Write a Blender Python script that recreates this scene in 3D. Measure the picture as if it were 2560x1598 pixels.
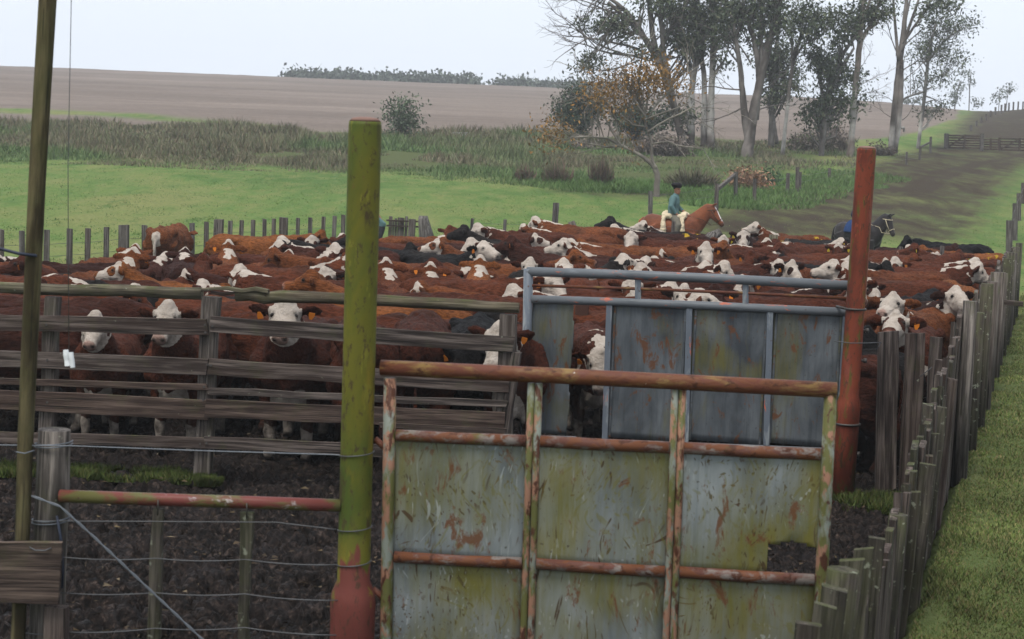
import bpy, math, random
import numpy as np
from mathutils import Matrix, Vector, Euler

for o in list(bpy.data.objects):
    bpy.data.objects.remove(o)
scene = bpy.context.scene
COL = scene.collection
random.seed(11)
RNG = np.random.default_rng(11)

# ------------------------------------------------------------------ camera
IMG_W, IMG_H, FOCAL = 2560.0, 1598.0, 4200.0
EYE = np.array([0.0, 0.0, 3.28])
PITCH = math.atan(403.0 / FOCAL)
ROLL = math.radians(2.3)
_r = np.array([1.0, 0, 0])
_f = np.array([0, math.cos(PITCH), -math.sin(PITCH)])
_u = np.array([0, math.sin(PITCH), math.cos(PITCH)])
cam_right = _r * math.cos(ROLL) + _u * math.sin(ROLL)
cam_up = -_r * math.sin(ROLL) + _u * math.cos(ROLL)
cam_d = bpy.data.cameras.new('camera')
cam = bpy.data.objects.new('camera', cam_d)
COL.objects.link(cam)
m = Matrix.Identity(4)
for i in range(3):
    m[i][0] = cam_right[i]
    m[i][1] = cam_up[i]
    m[i][2] = -_f[i]
    m[i][3] = EYE[i]
cam.matrix_world = m
cam_d.sensor_width = 36.0
cam_d.lens = 36.0 * FOCAL / IMG_W
cam_d.clip_start = 0.1
cam_d.clip_end = 3000
cam_d.dof.use_dof = True
cam_d.dof.focus_distance = 24.0
cam_d.dof.aperture_fstop = 5.0
scene.camera = cam

# ------------------------------------------------------------------ sky, sun, exposure
SUN_EL, SUN_AZ = math.radians(66), math.radians(212)      # azimuth clockwise from +Y
world = bpy.data.worlds.new('World')
scene.world = world
world.use_nodes = True
wt = world.node_tree
wt.nodes.clear()
sky = wt.nodes.new('ShaderNodeTexSky')
sky.sky_type = 'NISHITA'
sky.sun_disc = False
sky.sun_elevation = SUN_EL
sky.sun_rotation = SUN_AZ
sky.air_density = 1.5
sky.dust_density = 6.0
cloud = wt.nodes.new('ShaderNodeRGB')                     # even grey cloud deck over the clear sky
cloud.outputs[0].default_value = (8.0, 8.65, 9.7, 1)
wmix = wt.nodes.new('ShaderNodeMix')
wmix.data_type = 'RGBA'
wmix.inputs[0].default_value = 0.86
bg = wt.nodes.new('ShaderNodeBackground')
bg.inputs['Strength'].default_value = 0.054
wo = wt.nodes.new('ShaderNodeOutputWorld')
wt.links.new(sky.outputs[0], wmix.inputs[6])
wt.links.new(cloud.outputs[0], wmix.inputs[7])
wt.links.new(wmix.outputs[2], bg.inputs['Color'])
wt.links.new(bg.outputs[0], wo.inputs[0])

sun_d = bpy.data.lights.new('sun', 'SUN')
sun_d.energy = 1.5
sun_d.angle = math.radians(22)
sun_d.color = (1.0, 0.97, 0.92)
sun = bpy.data.objects.new('sun', sun_d)
COL.objects.link(sun)
sdir = Vector((math.sin(SUN_AZ) * math.cos(SUN_EL), math.cos(SUN_AZ) * math.cos(SUN_EL), math.sin(SUN_EL)))
sun.rotation_euler = sdir.to_track_quat('Z', 'Y').to_euler()

scene.render.engine = 'CYCLES'
scene.view_settings.view_transform = 'Standard'
scene.view_settings.look = 'None'
scene.view_settings.exposure = 1.27
scene.view_settings.gamma = 1.0
scene.view_settings.use_curve_mapping = False
scene.cycles.max_bounces = 5
scene.cycles.diffuse_bounces = 2
scene.cycles.glossy_bounces = 2
scene.cycles.transparent_max_bounces = 6
scene.cycles.volume_bounces = 0
scene.cycles.use_denoising = True
scene.cycles.use_adaptive_sampling = False

# ------------------------------------------------------------------ measuring helpers
def ray(px, py):
    dx, dy = px - IMG_W / 2, py - IMG_H / 2
    d = _f * FOCAL + cam_right * dx - cam_up * dy
    return d / d[1]                                       # per metre of depth (world Y)


def W(px, py, depth):
    """point seen at a photo position, at a given distance along Y"""
    return EYE + ray(px, py) * depth


def smooth(t):
    t = np.clip(t, 0.0, 1.0)
    return t * t * (3 - 2 * t)


def splus(v, w):
    return (v + np.sqrt(v * v + w * w)) / 2


def _hash(i, j, k, seed):
    h = (i * 374761393 + j * 668265263 + k * 2147483647 + seed * 1274126177) & 0xffffffff
    h = ((h ^ (h >> 13)) * 1274126177) & 0xffffffff
    return ((h ^ (h >> 16)) & 0xffff) / 65535.0


def vnoise(x, y, z=None, seed=0):
    x = np.asarray(x, float)
    y = np.asarray(y, float)
    z = np.zeros_like(x) if z is None else np.asarray(z, float)
    xi, yi, zi = np.floor(x).astype(np.int64), np.floor(y).astype(np.int64), np.floor(z).astype(np.int64)
    fx, fy, fz = x - xi, y - yi, z - zi
    fx, fy, fz = fx * fx * (3 - 2 * fx), fy * fy * (3 - 2 * fy), fz * fz * (3 - 2 * fz)
    r = 0
    for a in (0, 1):
        for b in (0, 1):
            for c in (0, 1):
                r = r + _hash(xi + a, yi + b, zi + c, seed) * (fx if a else 1 - fx) * (fy if b else 1 - fy) * (fz if c else 1 - fz)
    return r


def fbm(x, y, z=None, octaves=4, seed=0, gain=0.5):
    r, a, s = 0, 1.0, 0
    for o in range(octaves):
        f = 2.03 ** o
        r = r + a * vnoise(np.asarray(x) * f, np.asarray(y) * f, None if z is None else np.asarray(z) * f, seed + o * 17)
        s += a
        a *= gain
    return r / s


def terrain(x, y):
    x = np.asarray(x, float)
    y = np.asarray(y, float)
    u = x / np.maximum(y, 5.0)
    t = smooth((u - 0.10) / 0.19)
    k = 0.0585 + 0.0125 * t
    z = k * splus(y - (40 + 13 * t), 10.0) - (k + 0.03) * splus(y - (432 - 165 * t), 40.0)
    z = z + 1.1 * np.exp(-((u - 0.315) / 0.03) ** 2) * smooth((y - 140) / 70)
    far = smooth((y - 44) / 40)
    z = z + far * (0.5 * (fbm(x / 28, y / 28, seed=5, octaves=3) - 0.5) + 0.25 * (fbm(x / 5, y / 5, seed=6, octaves=3) - 0.5))
    return z * smooth((y - 33) / 8)


def T(x, y):
    return float(terrain(np.array([x]), np.array([y]))[0])


def hit(px, py, start=8.0, stop=430.0):
    """where the line of sight meets the ground"""
    r = ray(px, py)
    d = np.exp(np.linspace(math.log(start), math.log(stop), 2500))
    z = EYE[2] + r[2] * d - terrain(r[0] * d, d)
    w = np.nonzero(z <= 0)[0]
    dd = d[w[0]] if len(w) else stop
    return np.array([r[0] * dd, dd, T(r[0] * dd, dd)])


# ------------------------------------------------------------------ object helpers
def tag(o, label=None, cat=None, group=None, kind=None):
    if label: o['label'] = label
    if cat: o['category'] = cat
    if group: o['group'] = group
    if kind: o['kind'] = kind
    return o


def empty(name, loc, label=None, cat=None, group=None):
    o = bpy.data.objects.new(name, None)
    o.empty_display_size = 0.2
    COL.objects.link(o)
    o.location = Vector([float(v) for v in loc])
    return tag(o, label, cat, group)


def mesh_np(name, V, F):
    V = np.asarray(V, np.float32)
    F = np.asarray(F, np.int32)
    me = bpy.data.meshes.new(name)
    me.vertices.add(len(V))
    me.vertices.foreach_set('co', V.ravel())
    n, k = F.shape
    me.loops.add(n * k)
    me.loops.foreach_set('vertex_index', F.ravel())
    me.polygons.add(n)
    me.polygons.foreach_set('loop_start', np.arange(0, n * k, k, dtype=np.int32))
    me.update(calc_edges=True)
    return me


def shade(me, on=True):
    me.polygons.foreach_set('use_smooth', [on] * len(me.polygons))
    return me


def link(name, me, mat=None, parent=None, loc=(0, 0, 0), rot=None):
    o = bpy.data.objects.new(name, me)
    COL.objects.link(o)
    if mat is not None and len(me.materials) == 0:
        me.materials.append(mat)
    loc = Vector([float(v) for v in loc])
    if parent is not None:
        o.parent = parent
        loc = loc - parent.location
    if rot is not None:
        M = Matrix([[float(rot[i][j]) for j in range(3)] for i in range(3)]).to_4x4()
        M.translation = loc
        o.matrix_local = M
    else:
        o.location = loc
    return o


def axes(d, up=(0, 0, 1)):
    x = np.asarray(d, float)
    x = x / np.linalg.norm(x)
    up = np.asarray(up, float)
    if abs(np.dot(x, up)) > 0.97:
        up = np.array([0, 1.0, 0])
    y = np.cross(up, x)
    y /= np.linalg.norm(y)
    z = np.cross(x, y)
    return np.stack([x, y, z], 1)                         # columns


def stick(name, p0, p1, w, t, mat, parent=None, up=(0, 0, 1), n=4, jw=0.05, jo=0.006, cham=0.12, slant=(0, 0), rnd=None):
    """a sawn board or post: local X runs along it, Y is its thickness, Z its width"""
    rnd = rnd or random
    p0, p1 = np.asarray(p0, float), np.asarray(p1, float)
    L = np.linalg.norm(p1 - p0)
    R = axes(p1 - p0, up)
    c = cham * min(w, t)
    prof = [(-t/2+c, -w/2), (t/2-c, -w/2), (t/2, -w/2+c), (t/2, w/2-c), (t/2-c, w/2), (-t/2+c, w/2), (-t/2, w/2-c), (-t/2, -w/2+c)]
    V, F = [], []
    for i in range(n + 1):
        s = i / n
        sc, oy, oz = 1 + rnd.uniform(-jw, jw), rnd.uniform(-jo, jo), rnd.uniform(-jo, jo)
        for (y, z) in prof:
            x = s * L
            if i == 0: x += slant[0] * z / w
            if i == n: x += slant[1] * z / w
            V.append((x, y * sc + oy, z * sc + oz))
    for i in range(n):
        for j in range(8):
            a, b = i * 8 + j, i * 8 + (j + 1) % 8
            F.append((a, b, b + 8, a + 8))
    F.append(tuple(range(7, -1, -1)))
    F.append(tuple(range(n * 8, n * 8 + 8)))
    me = bpy.data.meshes.new(name)
    me.from_pydata(V, [], F)
    return link(name, me, mat, parent, p0, R)


class Acc:
    """collects tubes and faces for one mesh, in world coordinates"""
    def __init__(self):
        self.V, self.F, self.n = [], [], 0

    def add(self, V, F):
        self.V.append(np.asarray(V, float))
        self.F.extend([tuple(i + self.n for i in f) for f in F])
        self.n += len(V)

    def tube(self, pts, rad, sides=6, cap=True):
        P = np.asarray(pts, float)
        R = np.broadcast_to(np.asarray(rad, float), (len(P),))
        tg = np.gradient(P, axis=0)
        tg /= np.maximum(np.linalg.norm(tg, axis=1, keepdims=True), 1e-9)
        ref = np.array([0, 0, 1.0]) if abs(tg[0][2]) < 0.9 else np.array([1.0, 0, 0])
        a = np.zeros_like(P)
        v = np.cross(tg[0], ref)
        for i in range(len(P)):                           # carry the frame along without twisting
            v = v - tg[i] * np.dot(v, tg[i])
            v = v / max(np.linalg.norm(v), 1e-9)
            a[i] = v
        b = np.cross(tg, a)
        th = np.arange(sides) * 2 * math.pi / sides
        V = (P[:, None] + (a[:, None] * np.cos(th)[None, :, None] + b[:, None] * np.sin(th)[None, :, None]) * R[:, None, None]).reshape(-1, 3)
        F = []
        for i in range(len(P) - 1):
            for j in range(sides):
                c, d = i * sides + j, i * sides + (j + 1) % sides
                F.append((c, c + sides, d + sides, d))
        if cap:
            F.append(tuple(range(sides)))
            F.append(tuple(range((len(P) - 1) * sides + sides - 1, (len(P) - 1) * sides - 1, -1)))
        self.add(V, F)

    def build(self, name, mat, parent=None, origin=None, smooth_on=True):
        V = np.concatenate(self.V)
        origin = np.asarray(origin if origin is not None else (list(parent.location) if parent else (0, 0, 0)), float)
        me = bpy.data.meshes.new(name)
        me.from_pydata((V - origin).tolist(), [], self.F)
        if smooth_on: shade(me)
        return link(name, me, mat, parent, origin)


def rod(name, pts, rad, mat, parent=None, sides=10, wob=0.0, seed=1):
    """a round pole or pipe with local X along it"""
    P = np.asarray(pts, float)
    R = axes(P[-1] - P[0])
    L = (P - P[0]) @ R
    A = Acc()
    A.tube(L, rad, sides)
    V = A.V[0]
    if wob:
        s = wob * (fbm(V[:, 0] * 3 + seed, V[:, 1] * 14, V[:, 2] * 14, octaves=3, seed=seed) - 0.5) * 2
        V = V.copy()
        V[:, 1] *= 1 + s
        V[:, 2] *= 1 + s
    me = bpy.data.meshes.new(name)
    me.from_pydata(V.tolist(), [], A.F)
    for p in me.polygons:
        p.use_smooth = len(p.vertices) == 4
    return link(name, me, mat, parent, P[0], R)


def line(p0, p1, n=8, sag=0.0):
    p0, p1 = np.asarray(p0, float), np.asarray(p1, float)
    t = np.linspace(0, 1, n)[:, None]
    P = p0 + (p1 - p0) * t
    P[:, 2] -= sag * 4 * (t[:, 0] * (1 - t[:, 0]))
    return P


def point_colors(me, name, C):
    a = me.color_attributes.new(name, 'FLOAT_COLOR', 'POINT')
    C = np.asarray(C, np.float32)
    if C.shape[1] == 3:
        C = np.concatenate([C, np.ones((len(C), 1), np.float32)], 1)
    a.data.foreach_set('color', C.ravel())

# ------------------------------------------------------------------ materials
def nd(nt, typ, ins=None, **props):
    n = nt.nodes.new(typ)
    for k, v in props.items():
        setattr(n, k, v)
    for k, v in (ins or {}).items():
        s = n.inputs[k]
        if isinstance(v, bpy.types.NodeSocket):
            nt.links.new(v, s)
        else:
            s.default_value = v
    return n


def noise(nt, vec, scale, detail=4, rough=0.55, dist=0.0):
    return nd(nt, 'ShaderNodeTexNoise', {'Vector': vec, 'Scale': scale, 'Detail': detail, 'Roughness': rough, 'Distortion': dist}).outputs[0]


def ramp(nt, fac, stops):
    n = nd(nt, 'ShaderNodeValToRGB', {'Fac': fac})
    e = n.color_ramp.elements
    while len(e) < len(stops):
        e.new(0.5)
    for i, (p, c) in enumerate(stops):
        e[i].position = p
        c = (c, c, c) if not isinstance(c, tuple) else c
        e[i].color = (*c, 1)
    return n.outputs[0]


def mix(nt, fac, a, b, mode='MIX'):
    n = nt.nodes.new('ShaderNodeMix')
    n.data_type = 'RGBA'
    n.blend_type = mode
    for i, v in ((0, fac), (6, a), (7, b)):
        if isinstance(v, bpy.types.NodeSocket):
            nt.links.new(v, n.inputs[i])
        elif i == 0:
            n.inputs[0].default_value = v
        else:
            n.inputs[i].default_value = (*v, 1)
    return n.outputs[2]


def mth(nt, op, a, b=0.0):
    n = nt.nodes.new('ShaderNodeMath')
    n.operation = op
    for i, v in ((0, a), (1, b)):
        if isinstance(v, bpy.types.NodeSocket):
            nt.links.new(v, n.inputs[i])
        else:
            n.inputs[i].default_value = v
    return n.outputs[0]


def mapping(nt, vec, scale=(1, 1, 1), rot=(0, 0, 0), loc=(0, 0, 0)):
    n = nd(nt, 'ShaderNodeMapping', {'Vector': vec})
    n.inputs['Scale'].default_value = scale
    n.inputs['Rotation'].default_value = rot
    n.inputs['Location'].default_value = loc
    return n.outputs[0]


def new_mat(name):
    mt = bpy.data.materials.new(name)
    mt.use_nodes = True
    nt = mt.node_tree
    nt.nodes['Principled BSDF'].inputs['Specular IOR Level'].default_value = 0.12      # damp, dull surfaces
    return mt, nt, nt.nodes['Principled BSDF']


def obj_vec(nt, scatter=True):
    """object coordinates, shifted per object so that no two pieces share a pattern"""
    tc = nt.nodes.new('ShaderNodeTexCoord')
    if not scatter:
        return tc.outputs['Object'], None
    oi = nt.nodes.new('ShaderNodeObjectInfo')
    off = nd(nt, 'ShaderNodeCombineXYZ', {'X': mth(nt, 'MULTIPLY', oi.outputs['Random'], 37.0), 'Y': mth(nt, 'MULTIPLY', oi.outputs['Random'], 91.0), 'Z': mth(nt, 'MULTIPLY', oi.outputs['Random'], 53.0)})
    add = nd(nt, 'ShaderNodeVectorMath', {0: tc.outputs['Object'], 1: off.outputs[0]}, operation='ADD')
    return add.outputs[0], oi.outputs['Random']


def bump(nt, bs, height, strength=0.4, dist=0.02):
    b = nd(nt, 'ShaderNodeBump', {'Height': height, 'Strength': strength, 'Distance': dist})
    nt.links.new(b.outputs[0], bs.inputs['Normal'])


def wood_mat(name, dark, light, moss=0.35, lichen=0.25, grain=22.0):
    mt, nt, bs = new_mat(name)
    v, rnd = obj_vec(nt)
    g = noise(nt, mapping(nt, v, (1.3, grain, grain)), 1.0, 6, 0.62, 0.25)
    col = ramp(nt, g, [(0.32, tuple(c * 0.55 for c in dark)), (0.45, dark), (0.66, light)])
    blot = noise(nt, v, 2.2, 3)
    col = mix(nt, 0.5, col, ramp(nt, blot, [(0.3, 0.45), (0.7, 1.05)]), 'MULTIPLY')
    col = mix(nt, mth(nt, 'MULTIPLY', rnd, 0.35), col, (dark[0] * 1.2, dark[1] * 0.9, dark[2] * 0.75))
    crack = noise(nt, mapping(nt, v, (0.9, 48, 48)), 1.0, 3, 0.5, 0.6)
    col = mix(nt, ramp(nt, crack, [(0.34, 0.9), (0.42, 0.0)]), col, (0.012, 0.010, 0.009))
    geo = nt.nodes.new('ShaderNodeNewGeometry')
    nz = nd(nt, 'ShaderNodeSeparateXYZ', {0: geo.outputs['Normal']}).outputs[2]
    up = ramp(nt, nz, [(0.3, 0.35), (0.85, 1.0)])
    mk = mth(nt, 'MULTIPLY', ramp(nt, noise(nt, v, 5.5, 5, 0.65), [(0.62 - moss * 0.35, 0.0), (0.78 - moss * 0.25, 1.0)]), up)
    col = mix(nt, mth(nt, 'MULTIPLY', mk, 0.8), col, (0.052, 0.06, 0.019))
    lk = ramp(nt, noise(nt, v, 19, 3, 0.5), [(0.78 - lichen * 0.25, 0.0), (0.83 - lichen * 0.22, 1.0)])
    col = mix(nt, mth(nt, 'MULTIPLY', lk, 0.75), col, (0.20, 0.21, 0.16))
    nt.links.new(col, bs.inputs['Base Color'])
    bs.inputs['Roughness'].default_value = 0.82
    bump(nt, bs, mth(nt, 'ADD', g, mth(nt, 'MULTIPLY', crack, 0.8)), 0.7, 0.012)
    return mt


def paint_mat(name, paint, layers, rough=0.5, metal=0.0, along=3.0):
    """old paint: layers of (colour, scale vector, threshold, softness, seed offset) laid over it"""
    mt, nt, bs = new_mat(name)
    v, rnd = obj_vec(nt)
    col = mix(nt, noise(nt, v, 3.0, 3), tuple(c * 0.8 for c in paint), tuple(min(1, c * 1.2) for c in paint))
    h = None
    for i, (c, sc, th, so) in enumerate(layers):
        f = noise(nt, mapping(nt, v, sc, loc=(i * 7.3, i * 3.1, i * 5.7)), 1.0, 6, 0.66, 0.4)
        k = ramp(nt, f, [(th, 0.0), (min(th + so, 1), 1.0)])
        col = mix(nt, k, col, c)
        h = k if h is None else mth(nt, 'ADD', h, k)
    nt.links.new(col, bs.inputs['Base Color'])
    bs.inputs['Roughness'].default_value = rough
    bs.inputs['Metallic'].default_value = metal
    bump(nt, bs, h, 0.35, 0.004)
    return mt


def plain_mat(name, col, rough=0.7, var=0.25, scale=8.0, metal=0.0):
    mt, nt, bs = new_mat(name)
    v, _ = obj_vec(nt)
    f = noise(nt, v, scale, 4)
    nt.links.new(mix(nt, f, tuple(c * (1 - var) for c in col), tuple(min(1, c * (1 + var)) for c in col)), bs.inputs['Base Color'])
    bs.inputs['Roughness'].default_value = rough
    bs.inputs['Metallic'].default_value = metal
    return mt


def attr_mat(name, attr='tint', rough=0.7, trans=0.0, var=0.25, scale=3.0):
    mt, nt, bs = new_mat(name)
    a = nd(nt, 'ShaderNodeAttribute', attribute_name=attr)
    v, _ = obj_vec(nt)
    f = ramp(nt, noise(nt, v, scale, 3), [(0.3, 1 - var), (0.7, 1 + var)])
    nt.links.new(mix(nt, 1.0, a.outputs['Color'], f, 'MULTIPLY'), bs.inputs['Base Color'])
    bs.inputs['Roughness'].default_value = rough
    if trans:
        bs.inputs['Subsurface Weight'].default_value = 0.0
    return mt


M = {}
M['plank'] = wood_mat('weathered_plank', (0.042, 0.033, 0.029), (0.165, 0.135, 0.118), 0.25, 0.24)
M['post'] = wood_mat('grey_post', (0.062, 0.054, 0.048), (0.205, 0.18, 0.158), 0.28, 0.28)
M['log'] = wood_mat('barkless_log', (0.06, 0.053, 0.038), (0.21, 0.185, 0.13), 0.45, 0.3)
M['mossy'] = wood_mat('mossy_post', (0.034, 0.03, 0.026), (0.115, 0.10, 0.084), 0.7, 0.6)
M['brownwood'] = wood_mat('brown_board', (0.042, 0.030, 0.025), (0.145, 0.106, 0.085), 0.3, 0.2)
M['pole'] = wood_mat('tall_pole', (0.03, 0.026, 0.014), (0.17, 0.145, 0.075), 0.5, 0.0, 10)
M['farpost'] = wood_mat('far_post', (0.075, 0.068, 0.062), (0.2, 0.185, 0.17), 0.1, 0.15)
RUST, DRUST, ALGAE, MOSSG = (0.11, 0.042, 0.02), (0.055, 0.022, 0.013), (0.13, 0.135, 0.022), (0.07, 0.09, 0.018)
M['rustpipe'] = paint_mat('rust_pipe', (0.16, 0.135, 0.12), [((0.09, 0.037, 0.027), (5, 9, 9), 0.42, 0.12), (RUST, (9, 14, 14), 0.47, 0.06), (DRUST, (16, 16, 16), 0.56, 0.06), (MOSSG, (4, 6, 6), 0.60, 0.15)], 0.55)
M['rustrail'] = paint_mat('rust_rail', (0.10, 0.035, 0.022), [((0.17, 0.105, 0.038), (4, 12, 12), 0.52, 0.12), (RUST, (7, 16, 16), 0.5, 0.08), (DRUST, (10, 18, 18), 0.56, 0.08), ((0.42, 0.36, 0.3), (14, 14, 14), 0.70, 0.04)], 0.5)
M['redpipe'] = paint_mat('red_pipe', (0.125, 0.036, 0.03), [((0.085, 0.08, 0.028), (4, 9, 9), 0.46, 0.12), ((0.3, 0.26, 0.25), (8, 12, 12), 0.62, 0.08), (DRUST, (12, 12, 12), 0.62, 0.06)], 0.45)
M['bluepipe'] = paint_mat('blue_pipe', (0.108, 0.117, 0.126), [((0.075, 0.084, 0.092), (2, 8, 8), 0.5, 0.2), ((0.34, 0.10, 0.06), (5, 13, 13), 0.60, 0.06), (DRUST, (14, 14, 14), 0.66, 0.05), ((0.24, 0.27, 0.29), (3, 9, 9), 0.62, 0.2)], 0.42)
M['bluestile'] = paint_mat('blue_stile', (0.105, 0.12, 0.14), [((0.25, 0.27, 0.27), (3, 12, 12), 0.52, 0.15), ((0.46, 0.11, 0.05), (3, 13, 13), 0.63, 0.05), (DRUST, (14, 14, 14), 0.64, 0.05)], 0.45)
M['gatestile'] = paint_mat('gate_stile', (0.16, 0.175, 0.15), [((0.085, 0.085, 0.028), (4, 9, 9), 0.42, 0.12), ((0.22, 0.115, 0.075), (6, 14, 14), 0.50, 0.06), (DRUST, (8, 16, 16), 0.54, 0.06), ((0.5, 0.12, 0.04), (9, 14, 14), 0.70, 0.04)], 0.55)
M['wire'] = plain_mat('fence_wire', (0.08, 0.082, 0.085), 0.5, 0.3, 12, 0.4)
M['galv'] = plain_mat('twisted_wire', (0.115, 0.125, 0.14), 0.45, 0.35, 25, 0.3)
M['hose'] = plain_mat('dark_hose', (0.025, 0.03, 0.045), 0.4)
M['white'] = plain_mat('white_plastic', (0.62, 0.63, 0.64), 0.45, 0.12, 6)
M['bolt'] = plain_mat('bolt_iron', (0.06, 0.055, 0.05), 0.5, 0.3, 20, 0.5)
M['steelpost'] = paint_mat('brown_steel_post', (0.055, 0.026, 0.018), [((0.03, 0.018, 0.014), (2, 8, 8), 0.5, 0.2), (MOSSG, (3, 12, 12), 0.63, 0.1)], 0.6)


def sheet_mat(name, base, bright, algae_th, scratch, rust_th):
    """galvanised sheet with smears, algae, rubbed scratches and rust bleeding"""
    mt, nt, bs = new_mat(name)
    v, _ = obj_vec(nt)
    n1 = noise(nt, mapping(nt, v, (3, 3, 1.2)), 1.0, 5, 0.6, 0.3)
    col = mix(nt, ramp(nt, n1, [(0.35, 0.0), (0.7, 1.0)]), base, bright)
    streak = noise(nt, mapping(nt, v, (22, 22, 1.6)), 1.0, 4, 0.6, 0.35)
    col = mix(nt, ramp(nt, streak, [(0.50, 0.0), (0.66, 0.32)]), col, tuple(c * 0.55 for c in base))
    big = noise(nt, mapping(nt, v, (1.3, 1.3, 1.0)), 1.0, 2, 0.5, 0.6)
    smear = noise(nt, mapping(nt, v, (26, 26, 2.4), (0, 0.12, 0)), 1.0, 5, 0.7, 0.5)
    al = mth(nt, 'ADD', mth(nt, 'MULTIPLY', big, 0.72), mth(nt, 'MULTIPLY', smear, 0.28))
    al = ramp(nt, al, [(algae_th - 0.08, 0.0), (algae_th + 0.02, 0.4), (algae_th + 0.14, 0.9)])
    col = mix(nt, al, col, mix(nt, noise(nt, v, 5, 4), (0.06, 0.072, 0.014), (0.16, 0.125, 0.02)))
    if scratch:
        marks = (((0, 0.12, 0), (38, 38, 2.2), (0.045, 0.026, 0.012), 0.665, 0.9), ((0, 1.05, 0), (44, 44, 2.6), (0.06, 0.045, 0.014), 0.672, 0.85),
                 ((0, -0.7, 0), (46, 46, 4.5), (0.40, 0.43, 0.43), 0.66, 0.35), ((0, 0.5, 0), (42, 42, 2.4), (0.05, 0.028, 0.012), 0.678, 0.9),
                 ((0, -0.15, 0), (38, 38, 2.0), (0.11, 0.10, 0.02), 0.60, 0.5), ((0, 1.9, 0), (40, 40, 2.2), (0.085, 0.06, 0.015), 0.67, 0.8))
        for k, (rot, sc, mc, th, am) in enumerate(marks):
            warp = nd(nt, 'ShaderNodeTexNoise', {'Vector': v, 'Scale': 1.6 + k * 0.4, 'Detail': 0.0})
            wv = nd(nt, 'ShaderNodeVectorMath', {0: v, 1: nd(nt, 'ShaderNodeVectorMath', {0: warp.outputs[1], 'Scale': 0.45}, operation='SCALE').outputs[0]}, operation='ADD').outputs[0]
            s = noise(nt, mapping(nt, wv, sc, rot, (k * 3.3, k, k * 2)), 1.0, 1, 0.5, 0.0)
            area = noise(nt, mapping(nt, v, (2.6, 2.6, 2.6), loc=(k * 9, 4, k)), 1.0, 3)
            msk = mth(nt, 'MULTIPLY', ramp(nt, s, [(th, 0.0), (th + 0.035, 1.0)]), ramp(nt, area, [(0.45, 0.0), (0.56, 1.0)]))
            col = mix(nt, mth(nt, 'MULTIPLY', msk, am), col, mc)
    r = noise(nt, mapping(nt, v, (7, 7, 3.5), loc=(2, 8, 1)), 1.0, 7, 0.72, 0.6)
    col = mix(nt, ramp(nt, r, [(rust_th, 0.0), (rust_th + 0.06, 0.9)]), col, (0.10, 0.042, 0.018))
    sp = noise(nt, v, 42, 2, 0.5)
    col = mix(nt, ramp(nt, sp, [(0.70, 0.0), (0.74, 0.7)]), col, (0.03, 0.02, 0.014))
    nt.links.new(col, bs.inputs['Base Color'])
    bs.inputs['Roughness'].default_value = 0.55
    bs.inputs['Metallic'].default_value = 0.1
    bump(nt, bs, mth(nt, 'ADD', r, mth(nt, 'MULTIPLY', streak, 0.5)), 0.15, 0.006)
    return mt


M['sheet_near'] = sheet_mat('scratched_sheet', (0.085, 0.096, 0.098), (0.215, 0.234, 0.234), 0.468, True, 0.575)
M['sheet_blue'] = sheet_mat('blue_sheet', (0.040, 0.046, 0.052), (0.118, 0.130, 0.138), 0.59, False, 0.555)

# ------------------------------------------------------------------ the ground
def edge(points):
    """depth of a boundary across the land, as a function of x/y"""
    H = [hit(px, py) for px, py in points]
    us = np.array([h[0] / h[1] for h in H])
    ds = np.array([h[1] for h in H])
    o = np.argsort(us)
    return lambda u: np.interp(u, us[o], ds[o])


pasture_end = edge([(-200, 398), (0, 404), (250, 408), (450, 414), (700, 424), (900, 428), (1100, 445), (1300, 458), (1500, 468), (1750, 452), (1900, 440)])
stubble_start = edge([(-200, 292), (0, 302), (250, 312), (500, 320), (950, 336), (1300, 340), (1500, 345), (1750, 350), (1950, 358), (2150, 352), (2300, 335), (2390, 300), (2430, 275)])
strip_lo = edge([(-200, 275), (0, 286), (200, 294), (450, 309), (650, 320), (840, 328)])
strip_hi = edge([(-200, 258), (0, 268), (200, 273), (450, 288), (650, 304), (840, 327)])


def inside(poly, x, y):
    poly = np.asarray(poly)
    r = np.zeros(x.shape, bool)
    j = len(poly) - 1
    for i in range(len(poly)):
        xi, yi, xj, yj = poly[i][0], poly[i][1], poly[j][0], poly[j][1]
        with np.errstate(divide='ignore', invalid='ignore'):
            c = ((yi > y) != (yj > y)) & (x < (xj - xi) * (y - yi) / (yj - yi) + xi)
        r ^= c
        j = i
    return r


def soft_inside(poly, x, y, jit):
    r = 0.0
    for k, (a, b) in enumerate(((0, 0), (1, 0), (-1, 0), (0, 1), (0, -1), (.7, .7), (-.7, .7), (.7, -.7), (-.7, -.7))):
        r = r + inside(poly, x + a * jit, y + b * jit)
    return r / 9.0


def fence_x(y):
    """the plank fence down the right side of the yard"""
    return -0.96 + 0.32 * np.asarray(y, float)


YARD = [(-7.5, 6.0), (-7.0, 21.0), (-8.0, 26.5), (-9.2, 33.0), (-5.0, 41.0), (3.0, 44.0), (14.4, 47.5), (fence_x(40) + .1, 40), (fence_x(6) + .1, 6)]
road_px = [(1640, 600), (1720, 560), (1830, 520), (1960, 478), (2150, 420), (2260, 385), (2370, 352), (2415, 300), (2450, 272)]
road_px2 = [(2620, 262), (2640, 330), (2600, 390), (2540, 440), (2490, 500), (2440, 560), (2400, 600)]
ROAD = [hit(*p)[:2] for p in road_px] + [hit(*p)[:2] for p in road_px2]
wallow = [[hit(*p)[:2] for p in q] for q in (
    [(1900, 515), (2000, 495), (2140, 510), (2120, 530), (1960, 535)],
    [(2140, 470), (2260, 420), (2420, 395), (2560, 370), (2620, 395), (2500, 430), (2400, 500), (2250, 530)],
    [(2380, 350), (2420, 300), (2470, 268), (2640, 262), (2640, 345)],
    [(1440, 478), (1560, 470), (1700, 478), (1640, 492), (1480, 490)])]

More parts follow.
